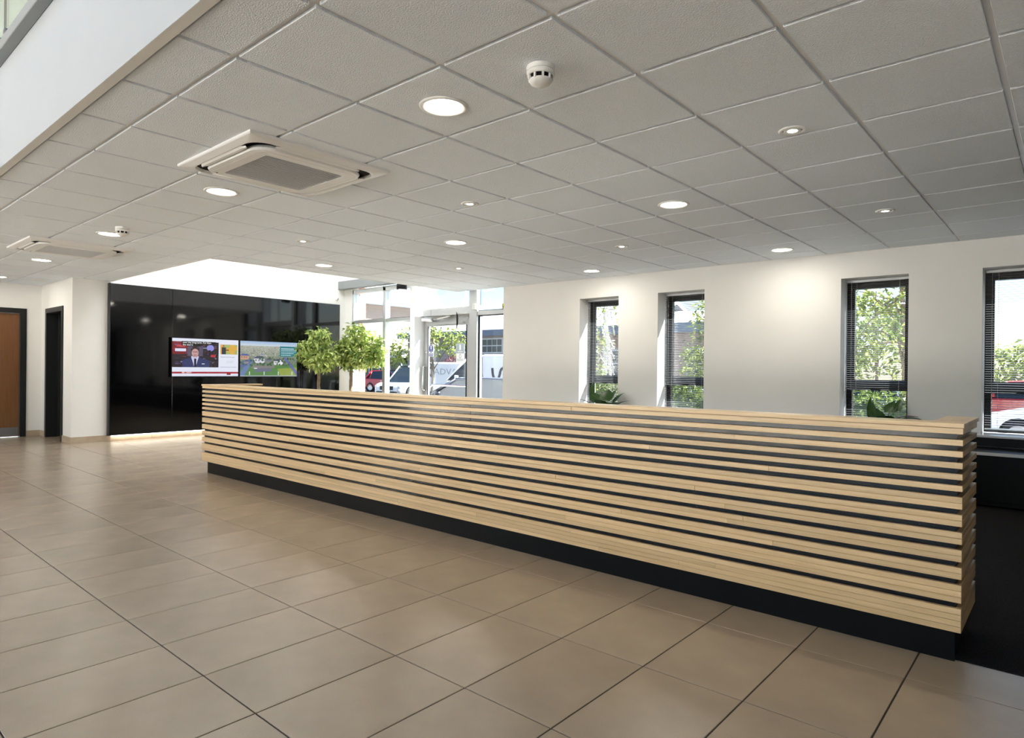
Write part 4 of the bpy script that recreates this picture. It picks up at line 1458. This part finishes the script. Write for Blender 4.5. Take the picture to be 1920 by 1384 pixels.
LM = ['leaf_house', 'leaf_red']
house_plant(-1.44, 7.50, 0.60, 'broad leaved pot plant at the third narrow window',
            [(-0.14, -0.02, 0.10, 1.9, 1.2, 0.19, 0.035, 0), (-0.07, -0.05, 0.08, 2.3, 0.75, 0.20, 0.07, 0), (0.0, -0.08, 0.07, -1.4, 0.5, 0.17, 0.065, 0),
             (0.02, 0.0, 0.16, 1.4, 0.9, 0.12, 0.05, 0), (0.09, 0.0, 0.17, 1.5, 1.1, 0.11, 0.032, 0), (0.10, -0.05, 0.10, 0.2, 0.3, 0.14, 0.06, 1),
             (0.16, -0.02, 0.10, 0.0, 0.1, 0.13, 0.05, 0), (0.05, -0.09, 0.06, -1.0, 0.3, 0.16, 0.06, 0), (-0.10, -0.07, 0.05, -2.2, 0.4, 0.18, 0.06, 0), (0.13, -0.06, 0.05, -0.4, 0.2, 0.13, 0.05, 0)], LM)
house_plant(-4.80, 7.46, 0.60, 'dark heart leaved pot plant at the first narrow window',
            [(-0.22, 0.0, 0.20, 2.0, 1.3, 0.16, 0.03, 0), (-0.12, -0.04, 0.12, 2.4, 0.8, 0.17, 0.075, 0), (-0.06, 0.0, 0.14, 1.2, 1.0, 0.13, 0.07, 0), (0.03, -0.04, 0.15, 1.8, 1.0, 0.15, 0.075, 0),
             (0.08, 0.0, 0.16, 1.0, 1.1, 0.13, 0.06, 0), (0.16, -0.03, 0.13, 0.9, 0.9, 0.14, 0.06, 0), (0.21, -0.02, 0.10, 0.2, 0.5, 0.13, 0.055, 0), (0.0, -0.07, 0.08, -1.5, 0.6, 0.16, 0.08, 0),
             (-0.16, -0.05, 0.07, -2.4, 0.6, 0.16, 0.07, 0), (0.14, -0.07, 0.07, -0.7, 0.5, 0.16, 0.07, 0)], LM)

# ------------------------------------------------------------------ OUTSIDE
GZ = -0.5
gr = MB().box(-130, 60, -80, 140, GZ - 0.2, GZ)
struct('ground_car_park', gr, 'asphalt', 'grey tarmac of the car park')
struct('ground_path', MB().box(-16, 6, 8.02, 10.1, -0.4, -0.05), 'paving', 'pale paved strip along the building')
struct('ground_bounce_paving', MB().box(-40, 30, -60, -6.25, -0.49, -0.06), 'paving', 'unseen pale forecourt added to bounce light indoors')  # pale ground behind the camera, added to reflect sunlight into the room


def brick_pier(x0, x1, y0, y1, z1):
    e = empty('brick_pier', ((x0 + x1) / 2, (y0 + y1) / 2, GZ), 'red brick pier outside the left end of the entrance glazing', 'pier')
    part('mortar_core', MB().box(x0 + 0.004, x1 - 0.004, y0 + 0.004, y1 - 0.004, GZ, z1), 'mortar', e)
    bm_ = {}
    z, r = GZ, 0
    while z < z1 - 0.02:
        y = y0 - (0.1125 if r % 2 else 0)
        while y < y1 - 0.01:
            a, b = max(y, y0), min(y + 0.215, y1)
            if b - a > 0.03:
                key = round(b - a, 4)
                if key not in bm_:
                    bm_[key] = mesh_of('brick', MB().cbox(0, x1 - x0 - 0.0, 0, b - a, 0, 0.065, 0.002))
                    bm_[key].materials.append(MATS['brick'])
                child_copy('brick', bm_[key], e, (x0, a, z))
            y += 0.225
        z += 0.075
        r += 1
    return e


brick_pier(-11.32, -10.89, 7.80, 7.975, 2.86)


def building(name, label, x0, x1, y0, y1, z_eave, wall, roof_rise, curved=False, over=0.5, windows=(), cat='building', group='buildings across the car park', base=None):
    e = empty(name, ((x0 + x1) / 2, (y0 + y1) / 2, GZ), label, cat, group)
    part('wall', MB().box(x0, x1, y0, y1, GZ, z_eave), wall, e)
    n = 8 if curved else 2
    prof = []
    for k in range(n + 1):
        t = k / n
        y = y0 - over + (y1 - y0 + 2 * over) * t
        z = z_eave + roof_rise * (math.sin(PI * t) if curved else (1 - abs(2 * t - 1)))
        prof.append((y, z))
    rings = []
    for x in (x0 - over, x1 + over):
        rings.append([(x, y, z + 0.15) for y, z in prof] + [(x, y, z - 0.12) for y, z in prof[::-1]])
    part('roof', MB().rings(rings, True, True), 'roof_metal', e)
    part('fascia', MB().box(x0 - over, x1 + over, y0 - over - 0.04, y0 - over, z_eave - 0.22, z_eave + 0.16).box(x1 + over, x1 + over + 0.04, y0 - over, y1 + over, z_eave - 0.22, z_eave + 0.16), 'fascia_blue', e)
    for (wx0, wx1, wz0, wz1, nx, nz) in windows:
        f = part('window', MB().box(wx0 - 0.06, wx1 + 0.06, y0 - 0.04, y0 - 0.005, wz0 - 0.06, wz1 + 0.06), 'far_frame', e)
        for a in range(nx):
            for b in range(nz):
                px0 = wx0 + (wx1 - wx0) * a / nx
                pz0 = wz0 + (wz1 - wz0) * b / nz
                part('pane', MB().box(px0 + 0.03, px0 + (wx1 - wx0) / nx - 0.03, y0 - 0.055, y0 - 0.041, pz0 + 0.03, pz0 + (wz1 - wz0) / nz - 0.03), 'far_glass', f)
    return e


building('office_building', 'long grey brown office building with a pale metal roof across the car park', -36.0, -17.5, 30, 37.4, 3.45, 'grey_render', 1.6, windows=(
    (-28.6, -26.9, 2.2, 3.05, 4, 2), (-31.3, -30.7, 2.25, 3.0, 1, 1), (-30.2, -29.6, 2.25, 3.0, 1, 1), (-25.0, -23.0, 2.2, 3.05, 3, 2), (-21.5, -19.5, 2.2, 3.05, 3, 2)))
building('brick_office', 'brown brick office with a shallow roof behind the trees at the narrow windows', -15.9, -9.4, 24, 32, 2.9, 'brick_wall_far', 0.9, windows=(
    (-15.4, -14.7, 0.9, 2.0, 1, 2), (-13.6, -12.4, 0.9, 2.0, 2, 2), (-11.6, -10.4, 0.9, 2.0, 2, 2)))
hall = building('curved_roof_hall', 'beige hall with a curved silver roof beyond the red car', -78.0, -54.6, 32.8, 49.8, 8.2, 'beige_render', 3.0, curved=True, over=0.9)
hall.rotation_euler = (0, 0, PI / 2)              # long side faces the entrance
bl = building('low_brick_building', 'low pink brick building behind the parked vans', -46, -30.2, 38, 46, 2.6, 'brick_wall_far', 1.0)
pv = empty('glazed_pavilion', (-41.5, 33.5, GZ), 'small white pavilion with dark glass behind the white car', 'building', 'buildings across the car park')
part('roof', MB().box(-44.5, -38.5, 31.5, 36.5, 1.95, 2.3), 'car_white', pv)
part('glass_wall', MB().box(-44.2, -38.8, 31.8, 36.2, GZ, 1.95), 'far_glass', pv)
for k in range(5):
    part('post', MB().box(-44.2 + 1.33 * k, -44.1 + 1.33 * k, 31.72, 31.8, GZ, 1.95), 'far_frame', pv)


# --- vehicles
def loft_body(stations):
    rings = []
    for (x, zb2, zt, hw) in stations:
        rings.append([(x, -hw * 0.88, zb2), (x, -hw, zb2 + 0.12), (x, -hw * 1.0, (zb2 + zt) / 2), (x, -hw * 0.97, zt - 0.06), (x, -hw * 0.88, zt),
                      (x, hw * 0.88, zt), (x, hw * 0.97, zt - 0.06), (x, hw, (zb2 + zt) / 2), (x, hw, zb2 + 0.12), (x, hw * 0.88, zb2)])
    return MB().rings(rings, True, True, False)


def car(name, label, loc, rz, paint, L=4.3, W=1.78, H=1.5, hood=1.05, belt=0.92, suv=False, van=False, cat='car', group='vehicles in the car park'):
    e = empty(name, (loc[0], loc[1], GZ), label, cat, group, rz=rz)
    hw = W / 2
    f, b = L / 2, -L / 2
    hz = 0.78 if not suv else 0.92
    if van:
        hz, belt = 1.05, 1.25
    wb2 = f - hood                                    # foot of the windscreen
    zb2 = 0.22 if not (suv or van) else 0.3
    st = [(f, zb2 + 0.14, hz - 0.22, hw * 0.80), (f - 0.10, zb2 + 0.03, hz - 0.08, hw * 0.92), (f - 0.45, zb2, hz, hw * 0.985), (wb2, zb2, belt, hw), (0, zb2, belt + 0.01, hw),
          (b + 0.5, zb2, belt + 0.02, hw), (b + 0.1, zb2 + 0.03, belt, hw * 0.95), (b, zb2 + 0.12, belt - 0.08, hw * 0.86)]
    body = part('body', loft_body(st), paint, e, local=True)
    if van:
        ws = wb2 - 0.75
        part('cargo_box', MB().cbox(b + 0.02, ws - 0.55, -hw * 0.985, hw * 0.985, belt - 0.3, H, 0.06), paint, e, local=True)
        g = [(wb2 + 0.02, belt - 0.01, belt + 0.01, hw * 0.93, hw * 0.9), (ws, belt - 0.01, H - 0.14, hw * 0.95, hw * 0.82), (ws - 0.6, belt - 0.01, H - 0.05, hw * 0.96, hw * 0.85)]
    else:
        tail = 0.35 if not suv else 0.12
        g = [(wb2 + 0.03, belt - 0.01, belt + 0.01, hw * 0.90, hw * 0.86), (wb2 - 0.72, belt - 0.01, H - 0.045, hw * 0.93, hw * 0.70), (-0.15, belt - 0.01, H - 0.03, hw * 0.94, hw * 0.72),
             (b + 0.75, belt - 0.01, H - 0.07, hw * 0.92, hw * 0.69), (b + tail, belt - 0.01, belt + 0.06, hw * 0.88, hw * 0.78)]
    rings = [[(x, -w1, z0), (x, -w2, z1), (x, w2, z1), (x, w1, z0)] for (x, z0, z1, w1, w2) in g]
    part('glasshouse', MB().rings(rings, True, True), 'car_glass', e, local=True)
    # roof skin and pillars
    rp = [q for q in g if q[2] > belt + 0.2]
    rr_ = [[(x, -w2 - 0.015, z1 - 0.03), (x, -w2 + 0.04, z1 + 0.03), (x, 0, z1 + 0.045), (x, w2 - 0.04, z1 + 0.03), (x, w2 + 0.015, z1 - 0.03)] for (x, z0, z1, w1, w2) in rp]
    part('roof', MB().rings(rr_, loop=False), paint, e, local=True)
    for s in (-1, 1):
        for i in range(len(g) - 1):
            (xa, za0, za1, wa1, wa2), (xb_, zb0, zb1, wb1, wb_2) = g[i], g[i + 1]
            if i == 0:
                part('pillar', MB().tube([(xa, s * wa1, za1), (xb_, s * (wb_2 + 0.01), zb1)], 0.04, 6), paint, e, local=True)
            elif i == len(g) - 2 and not van:
                part('pillar', MB().tube([(xa, s * (wa2 + 0.01), za1), (xb_, s * wb1, zb1)], 0.06, 6), paint, e, local=True)
            else:
                part('pillar', MB().tube([(xb_ + (0.0 if van else 0.0), s * (wb1 + 0.005), zb0), (xb_, s * (wb_2 + 0.01), zb1)], 0.035, 6), paint, e, local=True)
        part('mirror', MB().cbox(wb2 - 0.42, wb2 - 0.28, s * (hw + 0.10) - 0.09, s * (hw + 0.10) + 0.09, belt + 0.02, belt + 0.17, 0.02), paint, e, local=True)
        part('headlight', MB().cbox(f - 0.42, f - 0.045, s * hw * 0.72 - 0.17, s * hw * 0.72 + 0.17, hz - 0.27, hz - 0.13, 0.03), 'lamp_clear', e, local=True)
        part('tail_light', MB().cbox(b - 0.01, b + 0.2, s * hw * 0.82 - 0.1, s * hw * 0.82 + 0.1, belt - 0.26, belt - 0.08, 0.02), 'lamp_red', e, local=True)
        part('door_handle', MB().cbox(-0.35, -0.15, s * (hw * 0.985) - 0.015, s * hw * 0.985 + 0.015, belt - 0.16, belt - 0.12, 0.004), 'steel', e, local=True)
    r = 0.32 if not suv else 0.36
    for sx in (f - 0.82, b + 0.80):
        for s in (-1, 1):
            yo = s * (hw - 0.09)
            t = MB().lathe([(r * 0.66, -0.105), (r * 0.97, -0.10), (r, -0.07), (r, 0.07), (r * 0.97, 0.10), (r * 0.66, 0.105)], 0, 0, 0, 24)
            xform(t, lambda x, y, z: (sx + x, yo + z, r + y))
            w = part('wheel', t, 'tyre', e, local=True)
            rm = MB().lathe([(r * 0.67, 0.095), (r * 0.60, 0.085), (r * 0.15, 0.10), (0, 0.105)], 0, 0, 0, 20)
            rm.lathe([(r * 0.67, -0.095), (r * 0.60, -0.085), (r * 0.15, -0.10), (0, -0.105)], 0, 0, 0, 20)
            xform(rm, lambda x, y, z: (sx + x, yo + z, r + y))
            part('rim', rm, 'rim', w, local=True)
            ar = MB().lathe([(r * 1.16, -0.012), (r * 1.16, 0.0), (0, 0.0)], 0, 0, 0, 24)
            xform(ar, lambda x, y, z: (sx + x, s * (hw * 0.985) + s * z * 0 + s * 0.006, r + y))
            part('wheel_arch', ar, 'trim_black', body, local=True)
    part('grille', MB().cbox(f - 0.10, f + 0.012, -hw * 0.48, hw * 0.48, zb2 + 0.25, hz - 0.17, 0.02), 'trim_black', e, local=True)
    part('bumper_insert', MB().cbox(f - 0.10, f + 0.01, -hw * 0.74, hw * 0.74, zb2 + 0.03, zb2 + 0.2, 0.02), 'trim_black', e, local=True)
    part('number_plate', MB().box(f + 0.012, f + 0.02, -0.26, 0.26, zb2 + 0.14, zb2 + 0.25), 'plate_white', e, local=True)
    return e


# car headings: rz turns +x (front)
car('parked_car', 'red hatchback parked beyond the brick pier', (-35.6, 28.3), math.radians(15), 'car_red', 4.0, 1.72, 1.5)
car('parked_car', 'white sport utility car with a black lower bumper, facing the entrance', (-26.4, 22.5), math.radians(-80), 'car_white', 4.4, 1.85, 1.80, suv=True)
car('parked_car', 'dark glossy estate car nearest the entrance door', (-11.75, 12.15), math.radians(216), 'car_dark', 4.5, 1.8, 1.44)
v1 = car('parked_van', 'white van with a dark wave shaped mark, parked behind the dark estate car', (-16.45, 18.25), math.radians(222), 'car_white', 4.9, 1.95, 2.2, hood=0.5, van=True, cat='van')
v2 = car('parked_van', 'white van with grey lettering seen through the entrance door', (-21.9, 22.1), math.radians(42), 'car_white', 5.4, 2.0, 1.95, hood=0.7, van=True, cat='van')
car('parked_car', 'silver car parked outside the first narrow window', (-10.6, 18.6), math.radians(190), 'car_silver', 4.3, 1.78, 1.46)
car('parked_car', 'pale silver car parked outside the second narrow window', (-6.3, 16.6), math.radians(184), 'car_silver', 4.3, 1.78, 1.46)
car('parked_car', 'dark blue car outside the third narrow window', (-5.2, 20.2), math.radians(180), 'car_blue', 4.3, 1.78, 1.46)
car('parked_car', 'red car low in the rightmost narrow window', (-1.2, 26.0), math.radians(180), 'car_red', 4.3, 1.78, 1.46)
car('parked_car', 'white car low in the rightmost narrow window', (0.4, 19.0), math.radians(180), 'car_white', 4.3, 1.78, 1.46)


def side_print(van, mbt, mat, name, x, z, hw, s=1):
    """flat print on the van side; text runs rearwards or forwards so that it reads from outside"""
    xform(mbt, lambda a, b, c: (x - s * a, s * (hw + 0.004), z + b))
    part(name, mbt, mat, van, local=True)


# vans head towards -x-y, their left side (local +y) faces the building
wv = MB()
pts = []
for k in range(25):
    t = k / 24
    pts.append((0.0 + 0.62 * t, 0.0, 0.0))
wave = [(0.0, 0.42), (0.02, 0.20), (0.06, 0.06), (0.15, 0.0), (0.24, 0.06), (0.28, 0.2), (0.30, 0.32), (0.36, 0.42), (0.45, 0.44), (0.53, 0.38), (0.56, 0.22), (0.57, 0.0)]
for i in range(len(wave) - 1):
    (xa, za), (xb_, zb2) = wave[i], wave[i + 1]
    dx, dz = xb_ - xa, zb2 - za
    L_ = math.hypot(dx, dz)
    nx_, nz_ = -dz / L_ * 0.045, dx / L_ * 0.045
    wv.add([(xa - nx_, za - nz_, 0), (xb_ - nx_, zb2 - nz_, 0), (xb_ + nx_, zb2 + nz_, 0), (xa + nx_, za + nz_, 0)], [(0, 1, 2, 3)])
side_print(v1, wv, 'van_print', 'wave_mark', 0.30, 1.28, 1.95 / 2 * 0.985)
side_print(v2, text_mb('ADVAN', 0.40), 'van_print_grey', 'lettering', -1.62, 1.38, 1.0 * 0.985, -1)


# --- trees, hedges, railing, lamp column
def outdoor_tree(name, label, x, y, h, crowns, leafm, n, bark='bark', size=0.16, seed=1, cat='tree', group='trees outside', trunk_r=0.07, stems=1):
    rnd = random.Random(seed)
    e = empty(name, (x, y, GZ), label, cat, group)
    tk = MB()
    for s in range(stems):
        ox = (s - (stems - 1) / 2) * 0.22
        tk.tube([(x + ox, y, GZ), (x + ox * 1.5 + 0.05, y + 0.03, GZ + h * 0.35), (x + ox * 2 - 0.04, y, GZ + h * 0.7), (x + ox * 2.2, y, GZ + h * 0.93)],
                [trunk_r, trunk_r * 0.8, trunk_r * 0.5, trunk_r * 0.15], 8)
    for k in range(12):
        c = crowns[k % len(crowns)]
        z0 = GZ + h * rnd.uniform(0.3, 0.65)
        tk.tube([(x, y, z0), ((x + c[0]) / 2 + rnd.uniform(-.1, .1), (y + c[1]) / 2, (z0 + c[2]) / 2 + 0.1), (c[0] + rnd.uniform(-1, 1) * c[3] * 0.7, c[1] + rnd.uniform(-1, 1) * c[4] * .7, c[2] + rnd.uniform(-.3, .8) * c[5])],
                [trunk_r * 0.4, trunk_r * 0.25, trunk_r * 0.08], 5)
    part('trunk', tk, bark, e)
    m = MB()
    leaves(m, crown_points(n, crowns, rnd), size, rnd, 0.7, 0.55)
    part('foliage', m, leafm, e, kind='stuff')
    return e


outdoor_tree('young_tree', 'sunlit young tree behind the entrance door', -19.6, 17.6, 4.2,
             [(-20.4, 16.9, 2.1, 0.5, 0.6, 0.8), (-19.6, 17.6, 2.2, 0.6, 0.7, 0.6), (-19.7, 17.6, 2.8, 0.5, 0.5, 0.5), (-19.0, 18.2, 2.3, 0.5, 0.5, 0.6), (-20.7, 16.6, 1.7, 0.4, 0.4, 0.5)], 'leaf_tree', 1300, seed=3, size=0.15)
outdoor_tree('purple_shrub', 'purple leaved shrub behind the vans', -27.6, 26.6, 2.6, [(-27.6, 26.6, 1.45, 0.75, 0.75, 0.6), (-27.1, 26.9, 1.1, 0.6, 0.6, 0.5)], 'leaf_purple', 800, seed=5, cat='shrub', size=0.15)
outdoor_tree('birch_tree', 'birch with pale stems outside the first narrow window', -7.45, 11.9, 4.6,
             [(-7.9, 11.9, 2.4, 0.6, 0.5, 1.0), (-8.1, 12.1, 1.5, 0.4, 0.4, 0.7), (-7.6, 11.8, 3.1, 0.7, 0.5, 0.7), (-8.1, 12.0, 0.95, 0.35, 0.35, 0.5)], 'leaf_tree', 950, 'birch_bark', 0.10, 7, stems=2, trunk_r=0.04)
outdoor_tree('leafy_tree', 'leafy tree outside the second narrow window', -6.0, 13.4, 4.2,
             [(-6.0, 13.4, 1.6, 0.55, 0.5, 0.8), (-5.8, 13.3, 2.3, 0.5, 0.5, 0.6), (-6.35, 13.5, 1.3, 0.35, 0.4, 0.5), (-5.7, 13.4, 0.9, 0.4, 0.4, 0.5)], 'leaf_tree', 1300, seed=8, size=0.12)
outdoor_tree('broad_tree', 'broad green tree outside the third narrow window', -2.55, 14.6, 5.2,
             [(-3.2, 14.4, 2.1, 0.7, 0.7, 0.6), (-2.4, 14.6, 2.0, 0.7, 0.7, 0.6), (-2.9, 14.5, 2.9, 0.9, 0.8, 0.6), (-3.5, 14.4, 1.5, 0.45, 0.5, 0.45), (-2.3, 14.7, 3.3, 0.7, 0.7, 0.5)], 'leaf_tree', 1700, seed=12, size=0.13)
outdoor_tree('distant_tree', 'far pale green tree behind the one at the third narrow window', -6.2, 30, 6.0,
             [(-7.4, 30, 1.6, 1.2, 1.0, 1.3), (-5.6, 30, 2.2, 1.3, 1.0, 1.5), (-6.6, 30.3, 3.6, 1.4, 1.0, 1.0)], 'leaf_tree', 1300, seed=22, size=0.28)
outdoor_tree('broad_tree', 'tall green tree to the right of the rightmost window', 2.6, 11.8, 6.5,
             [(2.4, 11.8, 3.4, 1.5, 1.3, 1.2), (3.4, 12.2, 4.6, 1.4, 1.2, 1.2), (1.6, 11.6, 4.6, 1.1, 1.0, 1.0)], 'leaf_tree_dark', 2600, seed=13, size=0.18)
outdoor_tree('distant_tree', 'far green tree low in the rightmost narrow window', -1.2, 34, 3.4,
             [(-2.6, 34, 1.3, 1.6, 1.2, 1.2), (-0.8, 34, 1.6, 1.6, 1.2, 1.3), (0.8, 34.5, 1.3, 1.4, 1.2, 1.1)], 'leaf_tree', 1700, seed=15, size=0.3)


def hedge(name, label, x0, x1, y0, y1, z1, n, seed):
    rnd = random.Random(seed)
    e = empty(name, ((x0 + x1) / 2, (y0 + y1) / 2, GZ), label, 'hedge', 'hedges outside the windows')
    part('twig_core', MB().cbox(x0 + 0.15, x1 - 0.15, y0 + 0.12, y1 - 0.12, GZ, z1 - 0.15, 0.1), 'hedge_core', e)
    m = MB()
    pts = []
    for _ in range(n):
        s = rnd.random()
        if s < 0.6:
            pts.append((rnd.uniform(x0, x1), y0 + rnd.uniform(-0.03, 0.14), rnd.uniform(GZ, z1)))
        else:
            pts.append((rnd.uniform(x0, x1), rnd.uniform(y0, y1), z1 + rnd.uniform(-0.2, 0.08)))
    leaves(m, pts, 0.085, rnd, 0.9, 0.55)
    part('foliage', m, 'leaf_hedge', e, kind='stuff')
    return e


hedge('clipped_hedge', 'dense hedge outside the first two narrow windows', -8.1, -4.6, 10.2, 10.9, 0.92, 3600, 2)
hedge('clipped_hedge', 'dense hedge outside the third narrow window', -4.4, -1.4, 10.2, 10.9, 0.90, 2400, 6)

lc = empty('lamp_column', (-10.0, 15.5, GZ), 'slim grey lamp column seen through the first narrow window', 'lamp post')
part('column', MB().tube([(-10.0, 15.5, GZ), (-10.0, 15.5, 6.0)], [0.06, 0.045], 10), 'far_frame', lc)
part('lantern', MB().cbox(-10.12, -9.88, 15.1, 15.6, 6.0, 6.12, 0.02), 'far_frame', lc)

hr = empty('steel_handrail', (-8.6, 8.9, -0.05), 'tubular steel handrail outside the entrance door', 'handrail')
part('rail', MB().tube([(-10.05, 8.95, -0.05), (-10.05, 8.95, 0.72), (-10.0, 8.95, 0.80), (-9.94, 8.95, 0.83), (-8.65, 8.95, 0.83), (-8.60, 8.95, 0.82), (-8.58, 8.95, 0.78), (-8.58, 8.95, -0.05)], 0.022, 10), 'steel', hr)
part('upright', MB().tube([(-10.15, 8.75, -0.05), (-10.15, 8.75, 1.14), (-10.19, 8.75, 1.2), (-10.25, 8.75, 1.22), (-10.42, 8.75, 1.22), (-10.46, 8.75, 1.20)], 0.022, 10), 'steel', hr)
